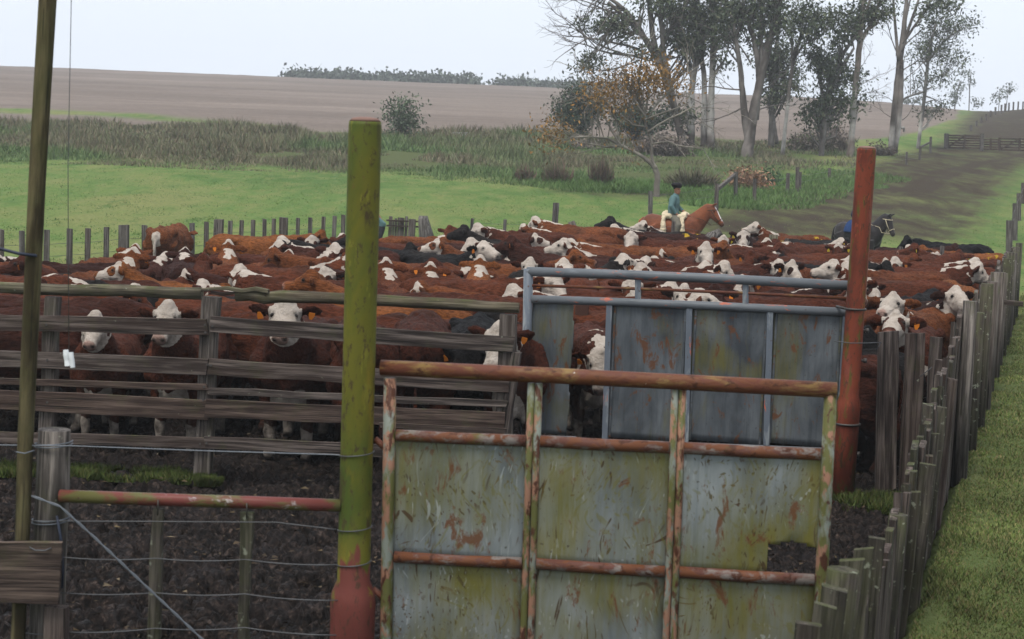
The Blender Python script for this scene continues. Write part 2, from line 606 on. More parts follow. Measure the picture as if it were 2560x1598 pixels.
nu, nd_ = 330, 520
uu = np.concatenate([-np.geomspace(3.5, 0.42, 26)[:-1], np.linspace(-0.42, 0.42, nu), np.geomspace(0.42, 3.5, 26)[1:]])
dd = np.concatenate([np.linspace(-14, 6, 12)[:-1], np.geomspace(6, 760, nd_)])
U, D = np.meshgrid(uu, dd)
GX, GY = U * (D + 16.0), D
# the fan is narrow near the eye and wide far off
GZ = terrain(GX, GY)
yard = soft_inside(YARD, GX, GY, 0.25)
GZ = GZ - 0.4 * smooth(yard * 1.6 - 0.6)


def rough_lawn(x, y):
    return 0.06 * (fbm(x / 0.9, y / 0.9, octaves=2, seed=31) - 0.5)


GZ = GZ + np.where((yard == 0) & (GY < 60), rough_lawn(GX, GY), 0)
ur = GX / np.maximum(GY, 5)
pe, ss = pasture_end(ur), stubble_start(ur)
jitter = 1 + 0.05 * (fbm(GX / 6, GY / 6, seed=3) - 0.5)
stub = smooth((GY * jitter - ss) / (0.02 * ss + 1)) * (ur < 0.268)
strip = smooth((GY - strip_lo(ur)) / 6) * smooth((strip_hi(ur) - GY) / 6) * (ur < -0.09)
brush = smooth((GY * jitter - pe) / 4) * (1 - stub)
brush = brush * smooth((0.19 - ur) / 0.06)
brush = np.maximum(brush, 0.75 * (GX > fence_x(GY)) * smooth((50 - GY) / 6))
road = soft_inside(ROAD, GX, GY, 1.2) * 0.78
for q in wallow:
    road = np.maximum(road, soft_inside(q, GX, GY, 2.0) * 1.05)
C = np.stack([stub * (1 - strip), road * (1 - stub), brush, np.ones_like(stub)], -1)
nr, nc = GX.shape
idx = np.arange(nr * nc).reshape(nr, nc)
F = np.stack([idx[:-1, :-1], idx[:-1, 1:], idx[1:, 1:], idx[1:, :-1]], -1).reshape(-1, 4)
me = mesh_np('ground', np.stack([GX, GY, GZ], -1).reshape(-1, 3), F)
shade(me)
point_colors(me, 'zone', C.reshape(-1, 4))

gm, nt, bs = new_mat('land')
geo = nt.nodes.new('ShaderNodeNewGeometry')
pos = geo.outputs['Position']
z = nd(nt, 'ShaderNodeAttribute', attribute_name='zone')
sep = nd(nt, 'ShaderNodeSeparateColor', {0: z.outputs['Color']})
fine = noise(nt, pos, 9.0, 5, 0.65)
mid = noise(nt, mapping(nt, pos, (1.1, 0.35, 0.9)), 1.0, 6, 0.72)
big = noise(nt, mapping(nt, pos, (0.12, 0.06, 0.1)), 1.0, 4, 0.6)
grass = ramp(nt, big, [(0.36, (0.062, 0.115, 0.028)), (0.5, (0.090, 0.146, 0.038)), (0.62, (0.142, 0.158, 0.055))])
grass = mix(nt, ramp(nt, mid, [(0.45, 0.0), (0.66, 0.75)]), grass, (0.155, 0.165, 0.06))
grass = mix(nt, ramp(nt, mid, [(0.30, 0.75), (0.44, 0.0)]), grass, (0.045, 0.095, 0.024))
grass = mix(nt, 1.0, grass, ramp(nt, fine, [(0.28, 0.7), (0.7, 1.2)]), 'MULTIPLY')
bare = ramp(nt, noise(nt, pos, 0.55, 5, 0.62), [(0.70, 0.0), (0.79, 0.55)])
grass = mix(nt, bare, grass, (0.10, 0.08, 0.05))
brushc = mix(nt, fine, (0.045, 0.064, 0.022), (0.088, 0.096, 0.040))
rows = noise(nt, mapping(nt, pos, (0.014, 0.055, 0.08), (0, 0, 0.62)), 1.0, 3, 0.5, 0.5)
rows2 = noise(nt, mapping(nt, pos, (0.05, 0.5, 0.3), (0, 0, 0.35)), 1.0, 3, 0.6, 0.2)
stubc = ramp(nt, mth(nt, 'ADD', mth(nt, 'MULTIPLY', rows, 0.7), mth(nt, 'MULTIPLY', rows2, 0.3)), [(0.34, (0.112, 0.090, 0.074)), (0.5, (0.146, 0.117, 0.098)), (0.66, (0.188, 0.153, 0.128))])
stubc = mix(nt, 1.0, stubc, ramp(nt, noise(nt, pos, 1.6, 4, 0.7), [(0.3, 0.8), (0.7, 1.15)]), 'MULTIPLY')
mudc = mix(nt, fine, (0.016, 0.011, 0.008), (0.058, 0.042, 0.029))
col = mix(nt, sep.outputs[2], grass, brushc)
rd = mth(nt, 'ADD', sep.outputs[1], mth(nt, 'MULTIPLY', mth(nt, 'SUBTRACT', noise(nt, mapping(nt, pos, (0.7, 0.25, 0.5)), 1.0, 6, 0.68, 0.4), 0.5), 2.2))
olive = mix(nt, fine, (0.034, 0.034, 0.016), (0.085, 0.078, 0.040))
col = mix(nt, mth(nt, 'MULTIPLY', ramp(nt, sep.outputs[1], [(0.05, 0.0), (0.6, 0.95)]), ramp(nt, noise(nt, mapping(nt, pos, (0.5, 0.3, 0.5)), 1.0, 5, 0.7), [(0.36, 0.35), (0.56, 1.0)])), col, olive)
rd = mth(nt, 'MULTIPLY', ramp(nt, rd, [(0.40, 0.0), (0.98, 0.95)]), ramp(nt, sep.outputs[1], [(0.02, 0.0), (0.25, 1.0)]))
col = mix(nt, rd, col, mudc)
col = mix(nt, sep.outputs[0], col, stubc)
nt.links.new(col, bs.inputs['Base Color'])
bs.inputs['Roughness'].default_value = 0.95
bs.inputs['Specular IOR Level'].default_value = 0.05
bump(nt, bs, mth(nt, 'ADD', fine, mth(nt, 'MULTIPLY', mid, 2.0)), 0.8, 0.08)
ground = link('ground', me, gm)
tag(ground, kind='structure')

# trodden mud of the yard, every clod a real lump
nu, nd2 = 400, 820
uu = np.linspace(-0.43, 0.36, nu)
dd = np.geomspace(7.5, 47.5, nd2)
U, D = np.meshgrid(uu, dd)
MX, MY = U * D, D + 0 * U
n0 = fbm(MX / 0.42, MY / 0.42, octaves=2, seed=40)
lump = fbm(MX / 0.075 + n0 * 1.5, MY / 0.095 + n0, octaves=3, seed=41, gain=0.6)
pit = fbm(MX / 0.17 + 9, MY / 0.19, octaves=3, seed=44)
big_l = np.minimum(1, np.abs(fbm(MX / 0.13 + n0, MY / 0.15 + n0 * 2, octaves=2, seed=43) - 0.5) / 0.17)
sml = np.minimum(1, np.abs(lump - 0.5) / 0.15)
MZ = 0.09 * (n0 - 0.5) + 0.085 * big_l ** 0.75 * (0.4 + pit) + 0.05 * sml ** 0.8 - 0.11 * smooth((pit - 0.54) / 0.12) - 0.07
MZ += 0.02 * (fbm(MX / 0.04, MY / 0.045, octaves=2, seed=48) - 0.5)
ins = soft_inside(YARD, MX, MY, 0.3)
MZ = MZ * smooth(ins) + terrain(MX, MY) - 0.5 * smooth((1 - ins) * 1.2)
keep = ins > 0.01
idx = np.arange(MX.size).reshape(MX.shape)
q = np.stack([idx[:-1, :-1], idx[:-1, 1:], idx[1:, 1:], idx[1:, :-1]], -1)
kq = keep[:-1, :-1] | keep[1:, 1:] | keep[:-1, 1:] | keep[1:, :-1]
q = q[kq]
used, inv = np.unique(q, return_inverse=True)
me = mesh_np('mud', np.stack([MX, MY, MZ], -1).reshape(-1, 3)[used], inv.reshape(q.shape))
shade(me)
mm, nt, bs = new_mat('yard_mud')
geo = nt.nodes.new('ShaderNodeNewGeometry')
pos = geo.outputs['Position']
a, b = noise(nt, mapping(nt, pos, (1, 0.7, 1)), 19, 6, 0.75), noise(nt, pos, 1.3, 3)
col = ramp(nt, a, [(0.40, (0.0018, 0.0013, 0.001)), (0.5, (0.0075, 0.0052, 0.004)), (0.58, (0.025, 0.0175, 0.014)), (0.70, (0.100, 0.073, 0.060))])
col = mix(nt, ramp(nt, b, [(0.45, 0.0), (0.7, 0.3)]), col, (0.030, 0.024, 0.024))
col = mix(nt, ramp(nt, noise(nt, pos, 5.5, 4, 0.7), [(0.66, 0.0), (0.76, 0.5)]), col, (0.08, 0.055, 0.03))
nt.links.new(col, bs.inputs['Base Color'])
nt.links.new(ramp(nt, noise(nt, pos, 9, 4), [(0.4, 0.3), (0.6, 0.9)]), bs.inputs['Roughness'])
bs.inputs['Specular IOR Level'].default_value = 0.10
bump(nt, bs, a, 1.0, 0.035)
tag(link('mud', me, mm), kind='structure')


# ------------------------------------------------------------------ grass and weeds nobody could count
def blades(name, P, h, w, col, mat, lean=0.35, kind='stuff', label=None, cat=None, seed=0, two=False):
    """one bent triangle pair per blade"""
    r = np.random.default_rng(seed)
    n = len(P)
    a = r.uniform(0, 2 * math.pi, n)
    side = np.stack([np.cos(a), np.sin(a), 0 * a], 1) * w[:, None] * 0.5
    la = r.uniform(0, 2 * math.pi, n)
    tip = P + np.stack([np.cos(la) * lean * h, np.sin(la) * lean * h, h], 1)
    V = np.stack([P - side, P + side, tip], 1).reshape(-1, 3)
    F = np.arange(n * 3).reshape(-1, 3)
    me = mesh_np(name, V, F)
    shade(me)
    me2 = np.repeat(col, 3, axis=0)
    point_colors(me, 'tint', me2)
    # light them as the ground they grow from
    o = link(name, me, mat)
    return tag(o, label, cat, None, kind)


M['blade'] = attr_mat('grass_blade', rough=0.8, var=0.2, scale=0.8)
M['weed'] = attr_mat('weed_stalk', rough=0.85, var=0.3, scale=0.5)


def palette(n, cols, r, j=0.2):
    c = np.array(cols)[r.integers(0, len(cols), n)]
    return c * (1 + r.uniform(-j, j, (n, 1)))


r = np.random.default_rng(5)
# lawn beside the plank fence
n = 230000
d = np.exp(r.uniform(math.log(8.5), math.log(47), n))
x = fence_x(d) + 0.14 + r.uniform(0, 1, n) ** 1.2 * (0.09 * d + 1.0)
dens = fbm(x / 0.5, d / 0.5, octaves=3, seed=70)
k = dens > 0.02
x, d, dens = x[k], d[k], dens[k]
P = np.stack([x, d, terrain(x, d) + rough_lawn(x, d) - 0.01], 1)
colg = palette(len(x), [(0.098, 0.135, 0.036), (0.125, 0.16, 0.046), (0.155, 0.162, 0.056), (0.075, 0.112, 0.028), (0.18, 0.148, 0.068)], r)
colg = colg * (0.45 + 1.1 * fbm(x / 0.7, d / 1.3, octaves=3, seed=71))[:, None]
blades('grass', P, r.uniform(0.018, 0.055, len(x)) * (0.25 + 1.2 * dens), r.uniform(0.004, 0.010, len(x)) * (1 + d / 16), colg, M['blade'], 0.7, label='short grass outside the plank fence', cat='grass')

# pasture behind the herd
n = 110000
d = 40 + 52 * r.uniform(0, 1, n) ** 1.15
u = r.uniform(-0.34, 0.36, n)
x = u * d
k = (d < pasture_end(u) + 3) & (fbm(x / 1.4, d / 2.2, octaves=3, seed=72) > 0.42) & ~inside(YARD, x, d) & (r.uniform(0, 1, n) < np.where(inside(ROAD, x, d), 0.12, 1)) & ~inside(wallow[0], x, d) & ~inside(wallow[1], x, d)
x, d = x[k], d[k]
P = np.stack([x, d, terrain(x, d) - 0.02], 1)
colg = palette(len(x), [(0.06, 0.12, 0.03), (0.105, 0.17, 0.047), (0.16, 0.185, 0.075), (0.05, 0.10, 0.026)], r)
blades('grass', P, r.uniform(0.02, 0.07, len(x)), r.uniform(0.02, 0.05, len(x)), colg, M['blade'], 0.6, label='green pasture grass behind the yard', cat='grass', seed=2)

# rank weeds between the pasture and the stubble
n = 150000
u = r.uniform(-0.36, 0.20, n)
lo, hi = pasture_end(u), np.minimum(stubble_start(u), 150)
t = r.uniform(0, 1, n)
d = lo - 2 + (hi - lo + 2) * t
x = u * d
cl = fbm(x / 3.2, d / 3.2, octaves=3, seed=80)
cl2 = fbm(x / 9, d / 9, octaves=2, seed=81)
k = (cl > 0.33) & (r.uniform(0, 1, n) < np.where(u > 0.08, 0.5, 1.0))
x, d, cl, cl2, t, u = x[k], d[k], cl[k], cl2[k], t[k], u[k]
h = (0.24 + 1.5 * np.maximum(cl - 0.4, -0.05)) * (0.35 + 0.75 * np.minimum(1, t * 1.8)) * r.uniform(0.45, 1.3, len(x)) * np.where(u > 0.04, 0.6, 1.0)
P = np.stack([x, d, terrain(x, d) - 0.03], 1)
green = palette(len(x), [(0.075, 0.125, 0.045), (0.095, 0.15, 0.055), (0.12, 0.16, 0.065)], r)
brown = palette(len(x), [(0.15, 0.125, 0.08), (0.165, 0.13, 0.085), (0.11, 0.105, 0.065), (0.105, 0.125, 0.06), (0.12, 0.14, 0.07), (0.17, 0.15, 0.10)], r)
wgt = smooth((t + (cl2 - 0.5) * 1.6 - 0.18) / 0.3)[:, None]
colw = green * (1 - wgt) + brown * wgt
blades('weeds', P, h, r.uniform(0.03, 0.08, len(x)) * (0.8 + t), colw, M['weed'], 0.6, label='rank green and brown weeds between pasture and stubble', cat='weeds', seed=3)

# lusher weeds along the track
n = 26000
cs = [(1850, 500, 3.2), (1900, 492, 3.0), (1960, 478, 3.0), (2020, 462, 3.0), (2080, 455, 3.0), (2140, 440, 3), (1800, 512, 2.2), (1480, 470, 3.0), (1560, 468, 2.5), (1700, 468, 2.5)]
PP = []
for (px, py, rr) in cs:
    c = hit(px, py)
    a, q = r.uniform(0, 6.28, n // len(cs)), rr * np.sqrt(r.uniform(0, 1, n // len(cs)))
    PP.append(np.stack([c[0] + q * np.cos(a), c[1] + q * 1.2 * np.sin(a)], 1))
PP = np.concatenate(PP)
P = np.stack([PP[:, 0], PP[:, 1], terrain(PP[:, 0], PP[:, 1]) - 0.02], 1)
colw = palette(len(P), [(0.065, 0.125, 0.035), (0.085, 0.15, 0.045), (0.105, 0.16, 0.055)], r)
blades('weeds', P, r.uniform(0.06, 0.36, len(P)) * (0.4 + fbm(P[:, 0] / 1.1, P[:, 1] / 1.1, octaves=2, seed=91)), r.uniform(0.02, 0.05, len(P)), colw, M['weed'], 0.7, label='lush green weeds along the track', cat='weeds', seed=4)

# trampled straw and dung flecks on the mud
n = 1500
d = np.exp(r.uniform(math.log(8.5), math.log(20), n))
x = r.uniform(-0.34, 0.22, n) * d
k = inside(YARD, x, d)
x, d = x[k], d[k]
P = np.stack([x, d, 0.045 + r.uniform(-0.015, 0.03, len(x))], 1)
colw = palette(len(x), [(0.075, 0.055, 0.03), (0.06, 0.043, 0.026), (0.04, 0.03, 0.02), (0.10, 0.078, 0.05), (0.03, 0.022, 0.015)], r)
blades('straw_litter', P, r.uniform(0.004, 0.02, len(x)), r.uniform(0.02, 0.09, len(x)), colw, M['weed'], 1.5, label='trampled straw and dung flecks on the yard mud', cat='straw', seed=9)

# moss and grass tuft at the foot of the board fence and of the red post
def tuft(name, boxes, label, n, hh, seed):
    r = np.random.default_rng(seed)
    P = []
    for (x0, x1, y0, y1) in boxes:
        P.append(np.stack([r.uniform(x0, x1, n), r.uniform(y0, y1, n), np.zeros(n)], 1))
    P = np.concatenate(P)
    P[:, 2] = 0.02
    c = palette(len(P), [(0.042, 0.062, 0.014), (0.055, 0.075, 0.017), (0.07, 0.066, 0.022), (0.028, 0.043, 0.01)], r)
    k = fbm(P[:, 0] / 0.12, P[:, 1] / 0.12, octaves=3, seed=seed)
    P, c, k = P[k > 0.46], c[k > 0.46], k[k > 0.46]
    blades(name, P, hh * (0.4 + k) * r.uniform(0.6, 1.2, len(P)), r.uniform(0.008, 0.02, len(P)), c * (0.5 + k)[:, None], M['blade'], 0.6, label=label, cat='grass', seed=seed)


a0, a1 = W(-10, 1205, 16.25), W(480, 1215, 16.1)
tuft('grass', [(a0[0], a1[0], 15.95, 16.5), (a1[0] + .05, a1[0] + .3, 15.9, 16.2)], 'strip of bright moss and grass under the board fence', 12000, 0.085, 61)
c = hit(2150, 1275)
tuft('grass', [(c[0] - 0.2, c[0] + 0.75, c[1] - 0.3, c[1] + 0.5)], 'mossy grass at the foot of the red post', 7000, 0.10, 62)

# ------------------------------------------------------------------ steel posts
def post_mat(name, upper, patches, lower, level):
    mt, nt, bs = new_mat(name)
    tc = nt.nodes.new('ShaderNodeTexCoord')
    v = tc.outputs['Object']
    x = nd(nt, 'ShaderNodeSeparateXYZ', {0: v}).outputs[0]
    col = mix(nt, noise(nt, mapping(nt, v, (1.2, 5, 5)), 1.0, 4), tuple(c * 0.75 for c in upper), tuple(c * 1.25 for c in upper))
    for i, (c, sc, th, so) in enumerate(patches):
        f = noise(nt, mapping(nt, v, sc, loc=(i * 4.1, i * 2.3, 0)), 1.0, 5, 0.62, 0.5)
        col = mix(nt, ramp(nt, f, [(th, 0.0), (th + so, 1.0)]), col, c)
    if lower:
        s = mth(nt, 'ADD', x, mth(nt, 'MULTIPLY', mth(nt, 'SUBTRACT', noise(nt, mapping(nt, v, (2.2, 6, 6)), 1.0, 4, 0.6), 0.5), 1.9))
        k = nd(nt, 'ShaderNodeMapRange', {'Value': s, 'From Min': level + 0.04, 'From Max': level - 0.04}).outputs[0]
        lc = mix(nt, noise(nt, mapping(nt, v, (3, 9, 9)), 1.0, 4), tuple(c * 0.7 for c in lower), tuple(c * 1.2 for c in lower))
        col = mix(nt, k, col, lc)
    nt.links.new(col, bs.inputs['Base Color'])
    bs.inputs['Roughness'].default_value = 0.55
    chip = noise(nt, mapping(nt, v, (9, 22, 22)), 1.0, 6, 0.75, 0.3)
    col = mix(nt, ramp(nt, chip, [(0.565, 0.0), (0.60, 0.8)]), col, (0.045, 0.028, 0.016))
    fl = noise(nt, mapping(nt, v, (3.5, 11, 11), loc=(5, 5, 5)), 1.0, 6, 0.7, 0.4)
    col = mix(nt, ramp(nt, fl, [(0.60, 0.0), (0.63, 0.6)]), col, tuple(c * 1.55 for c in upper))
    nt.links.new(col, bs.inputs['Base Color'])
    bump(nt, bs, mth(nt, 'ADD', noise(nt, v, 30, 4), chip), 0.4, 0.006)
    return mt


M['greenpost'] = post_mat('algae_green_post', (0.098, 0.092, 0.013), [((0.052, 0.072, 0.014), (0.9, 2.5, 2.5), 0.48, 0.16), ((0.15, 0.115, 0.016), (1.4, 4, 4), 0.55, 0.12), ((0.10, 0.065, 0.02), (16, 16, 16), 0.66, 0.08), ((0.045, 0.036, 0.015), (2.5, 7, 7), 0.60, 0.1)], (0.125, 0.036, 0.028), 1.22)
M['redpost'] = post_mat('red_painted_post', (0.155, 0.036, 0.018), [((0.095, 0.024, 0.014), (1.3, 5, 5), 0.47, 0.13), ((0.19, 0.062, 0.046), (1.0, 4, 4), 0.58, 0.13), ((0.075, 0.065, 0.014), (2.6, 9, 9), 0.53, 0.08), ((0.06, 0.02, 0.014), (10, 14, 14), 0.68, 0.06)], None, 0)
M['cap'] = plain_mat('post_cap', (0.17, 0.10, 0.08), 0.6, 0.25, 20)


def steel_post(base, top, rad, sleeve, sleeve_r, mat, label, bolts):
    base, top = np.asarray(base, float), np.asarray(top, float)
    t = empty('steel_post', base, label, 'post')
    ax = top - base
    L = np.linalg.norm(ax)
    d = ax / L
    prof = [(-0.3, sleeve_r), (sleeve - 0.16, sleeve_r), (sleeve - 0.09, sleeve_r * 1.02), (sleeve - 0.02, sleeve_r * 0.96), (sleeve + 0.05, rad * 1.02), (sleeve + 0.5, rad), (sleeve + 1.2, rad), (L - 0.3, rad), (L - 0.02, rad), (L, rad * 0.97)]
    rod('shaft', [base + d * s for s, _ in prof], [q for _, q in prof], mat, t, 24, 0.012, 3)
    rod('cap', [base + d * s for s in (L + 0.001, L + 0.018, L + 0.026)], [rad * 0.96, rad * 0.8, rad * 0.3], M['cap'], t, 24)
    for h in bolts:
        q = base + d * h
        rod('bolt', [q + np.array([0.5 * rad, -0.1 * rad, 0]), q + np.array([rad + 0.045, -0.02, 0])], [0.012, 0.012], M['bolt'], t, 8)
        rod('nut', [q + np.array([rad + 0.02, -0.02, 0]), q + np.array([rad + 0.05, -0.02, 0])], [0.026, 0.026], M['bolt'], t, 6)
    return t


DG, DR = 9.4, 16.6
gb = W(880, 1598, DG)
gt = W(913, 304, DG)
dirv = gt - gb
gb0 = gb - dirv * (gb[2] / dirv[2])
steel_post(gb0, gt, 0.092, 0.80, 0.128, M['greenpost'], 'tall round steel post coated in green algae at the front gate', [])
rb, rt = W(2104, 1250, DR), W(2167, 372, DR)
dirv = rt - rb
rb0 = rb - dirv * (rb[2] / dirv[2])
steel_post(rb0, rt, 0.094, 1.02, 0.118, M['redpost'], 'tall round red painted steel post hung with the blue gate', [0.48, 1.42, 1.72])


# ------------------------------------------------------------------ gates
def grid_sheet(name, outline, z_of, mat, parent, origin, R, dent=0.008, seed=1, step=0.07):
    """a thin plate in the gate's plane (local X along, Z up), gently dented, cut to an outline"""
    o = np.asarray(outline, float)
    x0, x1, z0, z1 = o[:, 0].min(), o[:, 0].max(), o[:, 1].min(), o[:, 1].max()
    nx, nz = max(2, int((x1 - x0) / step)), max(2, int((z1 - z0) / step))
    xs, zs = np.linspace(x0, x1, nx + 1), np.linspace(z0, z1, nz + 1)
    xs = np.unique(np.concatenate([xs, o[:, 0]]).round(4))
    zs = np.unique(np.concatenate([zs, o[:, 1]]).round(4))
    X, Z = np.meshgrid(xs, zs)
    Y = dent * 2 * (fbm(X * 2.3 + seed, Z * 2.3, octaves=3, seed=seed) - 0.5)
    cx, cz = (X[:-1, :-1] + X[1:, 1:]) / 2, (Z[:-1, :-1] + Z[1:, 1:]) / 2
    keep = inside(o, cx, cz)
    idx = np.arange(X.size).reshape(X.shape)
    q = np.stack([idx[:-1, :-1], idx[:-1, 1:], idx[1:, 1:], idx[1:, :-1]], -1)[keep]
    V = np.stack([X, Y, Z], -1).reshape(-1, 3)
    used, inv = np.unique(q, return_inverse=True)
    V, q = V[used], inv.reshape(q.shape)
    me = mesh_np(name, V, q)
    shade(me)
    ob = link(name, me, mat, parent, origin, R)
    so = ob.modifiers.new('thick', 'SOLIDIFY')
    so.thickness = 0.004
    so.offset = 0
    return ob


class GatePlane:
    """the upright plane of a gate, between two plan points"""
    def __init__(self, a, b):
        self.a, self.b = np.asarray(a, float), np.asarray(b, float)
        d = self.b - self.a
        self.L = np.linalg.norm(d[:2])
        self.x = np.array([d[0], d[1], 0]) / self.L
        self.n = np.array([-self.x[1], self.x[0], 0])     # away from the camera
        self.R = np.stack([self.x, self.n, np.array([0, 0, 1.0])], 1)
        self.o = np.array([self.a[0], self.a[1], 0.0])

    def at(self, px, py, off=0.0):
        r = ray(px, py)
        k = np.dot(self.o + self.n * off - EYE, self.n) / np.dot(r, self.n)
        return EYE + r * k

    def loc(self, px, py):
        p = self.at(px, py) - self.o
        return (float(p @ self.x), float(p[2]))


# front gate, rusty
g = GatePlane(W(972, 1200, 9.42), W(2078, 1200, 9.12))
fg = empty('steel_gate', g.o, 'rusty front gate with grey green scratched sheet panels', 'gate')
PIPE = 0.044
rod('top_rail', [g.at(952, 919), g.at(1337, 937), g.at(1697, 955), g.at(2092, 976)], [PIPE] * 4, M['rustrail'], fg, 14, 0.02, 2)
cols = [[(975, 945), (971, 1250), (965, 1598)], [(1338, 958), (1328, 1250), (1318, 1598)], [(1697, 974), (1688, 1250), (1674, 1598)], [(2077, 975), (2064, 1250), (2046, 1598)]]


def down(p, q, zend):
    """carry a line on down to a height"""
    d = q - p
    return q + d * ((zend - q[2]) / d[2])


stile_base = []
for k, c in enumerate(cols):
    pts = [g.at(*p) for p in c]
    end = down(pts[1], pts[2], 0.14)
    stile_base.append(end)
    w = 0.036 if k in (0, 3) else 0.03
    if k in (1, 2):                                       # two angle bars back to back
        for s in (-1, 1):
            off = g.x * 0.021 * s
            rod('stile', [pts[0] + off, pts[1] + off, pts[2] + off, end + off], [0.0215] * 4, M['gatestile'], fg, 8, 0.02, k * 3 + s)
    else:
        rod('stile', [pts[0] - np.array([0, 0, -0.0]), pts[1], pts[2], end], [w] * 4, M['gatestile'], fg, 12, 0.02, k)


def xat(k, y):
    c = cols[k]
    return float(np.interp(y, [c[0][1], c[1][1], c[2][1]], [c[0][0], c[1][0], c[2][0]]))


rows = [[1087, 1102, 1119, 1136], [1391, 1408, 1429, 1450]]
for rr_ in rows:
    for k in range(3):
        xa, xb = xat(k, rr_[k]) + 18, xat(k + 1, rr_[k + 1]) - 18
        rod('rail', [g.at(xa, rr_[k] + 1), g.at((xa + xb) / 2, (rr_[k] + rr_[k + 1]) / 2 + 2), g.at(xb, rr_[k + 1])], [0.034] * 3, M['rustpipe'], fg, 12, 0.02, k * 5)
rod('rail', [stile_base[0], stile_base[3]], [0.034] * 2, M['rustpipe'], fg, 12)
for k in range(3):
    tl, tr = g.loc(xat(k, rows[0][k]) + 14, rows[0][k] + 6), g.loc(xat(k + 1, rows[0][k + 1]) - 14, rows[0][k + 1] + 6)
    bl, br = g.loc(xat(k, rows[1][k]) + 14, rows[1][k]), g.loc(xat(k + 1, rows[1][k + 1]) - 14, rows[1][k + 1])
    x0, x1 = (tl[0] + bl[0]) / 2 - 0.012, (tr[0] + br[0]) / 2 + 0.012
    zt, zb = (tl[1] + tr[1]) / 2 + 0.02, (bl[1] + br[1]) / 2 - 0.01
    out = [(x0, zb), (x1, zb), (x1, zt), (x0, zt)]
    if k == 2:                                            # a corner has been cut away
        cx, cz = g.loc(1921, 1352)
        out = [(x0, zb), (cx, zb), (cx, cz - 0.02), (cx + 0.12, cz + 0.012), (cx + 0.25, cz - 0.018), (x1, cz - 0.02), (x1, zt), (x0, zt)]
        xs = sorted(set(p[0] for p in out))
    grid_sheet('sheet_panel', out, None, M['sheet_near'], fg, g.o, g.R, 0.007, k + 1)
    # lower row, runs on below the picture
    grid_sheet('sheet_panel', [(x0 - 0.005, 0.15), (x1 - 0.008, 0.15), (x1 - 0.008, zb - 0.004), (x0 - 0.005, zb - 0.004)], None, M['sheet_near'], fg, g.o + g.n * 0.006, g.R, 0.007, k + 5)
for px, py in ((945, 1105), (940, 1480)):
    rod('hinge', [g.at(px + 22, py + 18), g.at(px - 8, py - 8)], [0.022, 0.018], M['rustrail'], fg, 8)

# blue gate of the inner yard
b = GatePlane(W(1320, 900, 17.6), W(2124, 900, 16.78))
bgate = empty('steel_gate', b.o, 'blue grey sheet gate with double top rail beside the red post', 'gate')
rod('top_rail', [b.at(1318, 679), b.at(1560, 687), b.at(1799, 697), b.at(2118, 714)], [0.05] * 4, M['bluepipe'], bgate, 14, 0.015, 5)
rod('second_rail', [b.at(1330, 748), b.at(1560, 756), b.at(1799, 766), b.at(2116, 781)], [0.044] * 4, M['bluepipe'], bgate, 14, 0.015, 6)
rod('rod', [b.at(1330, 714), b.at(1594, 722), b.at(1863, 733), b.at(2120, 746)], [0.0165] * 4, M['rustrail'], bgate, 8)
rod('stile', [b.at(1321, 672), b.at(1318, 850), b.at(1311, 1088)], [0.05] * 3, M['bluestile'], bgate, 10, 0.02, 8)
for px, y0, y1 in ((1595, 690, 752), (1864, 703, 766)):
    stick('upright', b.at(px, y0), b.at(px, y1), 0.06, 0.035, M['bluestile'], bgate, up=b.x, n=2, jw=0, jo=0)
SX = [(1524, 1512, 755, 1100), (1724, 1714, 763, 1108), (1926, 1916, 773, 1114), (2116, 2096, 782, 1122)]
for (xa, xb, ya, yb) in SX:
    stick('stile', b.at(xa, ya, -0.012), b.at(xb, yb, -0.012), 0.062, 0.03, M['bluestile'], bgate, up=b.x, n=3, jw=0.02, jo=0.001)
for i in range(3):
    (xa, xb, ya, yb), (xc, xd, yc, yd) = SX[i], SX[i + 1]
    o = [b.loc(xb + 3, yb - 4), b.loc(xd - 3, yd - 4), b.loc(xc - 3, yc), b.loc(xa + 3, ya)]
    x0, x1 = (o[0][0] + o[3][0]) / 2, (o[1][0] + o[2][0]) / 2
    z0, z1 = (o[0][1] + o[1][1]) / 2, (o[2][1] + o[3][1]) / 2
    grid_sheet('sheet_panel', [(x0, z0), (x1, z0), (x1, z1), (x0, z1)], None, M['sheet_blue'], bgate, b.o + b.n * 0.012, b.R, 0.006, 20 + i)
    # pressed ribs down the sheet
    for f in (0.05, 0.95):
        xr = x0 + (x1 - x0) * f
        stick('rib', b.o + b.x * xr + np.array([0, 0, z0]) + b.n * 0.004, b.o + b.x * xr + np.array([0, 0, z1]) + b.n * 0.004, 0.025, 0.014, M['sheet_blue'], bgate, up=b.x, n=1, jw=0, jo=0, cham=0.4)
rod('rail', [b.at(1505, 1104), b.at(2098, 1128)], [0.03] * 2, M['bluepipe'], bgate, 10)
rod('rail', [b.at(1313, 1092), b.at(1440, 1096)], [0.022] * 2, M['bluepipe'], bgate, 10)
lo = [b.loc(1322, 1082), b.loc(1424, 1086), b.loc(1431, 752), b.loc(1328, 750)]
zl, zt = (lo[0][1] + lo[1][1]) / 2, (lo[2][1] + lo[3][1]) / 2
xl, xr = (lo[0][0] + lo[3][0]) / 2, (lo[1][0] + lo[2][0]) / 2
hx, hz = b.loc(1341, 906)
grid_sheet('torn_sheet', [(xl, zl), (xr - 0.02, zl), (xr, zl + 0.3), (xr - 0.012, zl + 0.62), (xr + 0.012, zt - 0.4), (xr, zt), (xl, zt), (xl, hz + 0.06), (hx + 0.045, hz + 0.05), (hx + 0.06, hz - 0.03), (hx + 0.02, hz - 0.075), (xl, hz - 0.05)], None, M['sheet_blue'], bgate, b.o, b.R, 0.014, 33, 0.05)
p = hit(1438, 1050)
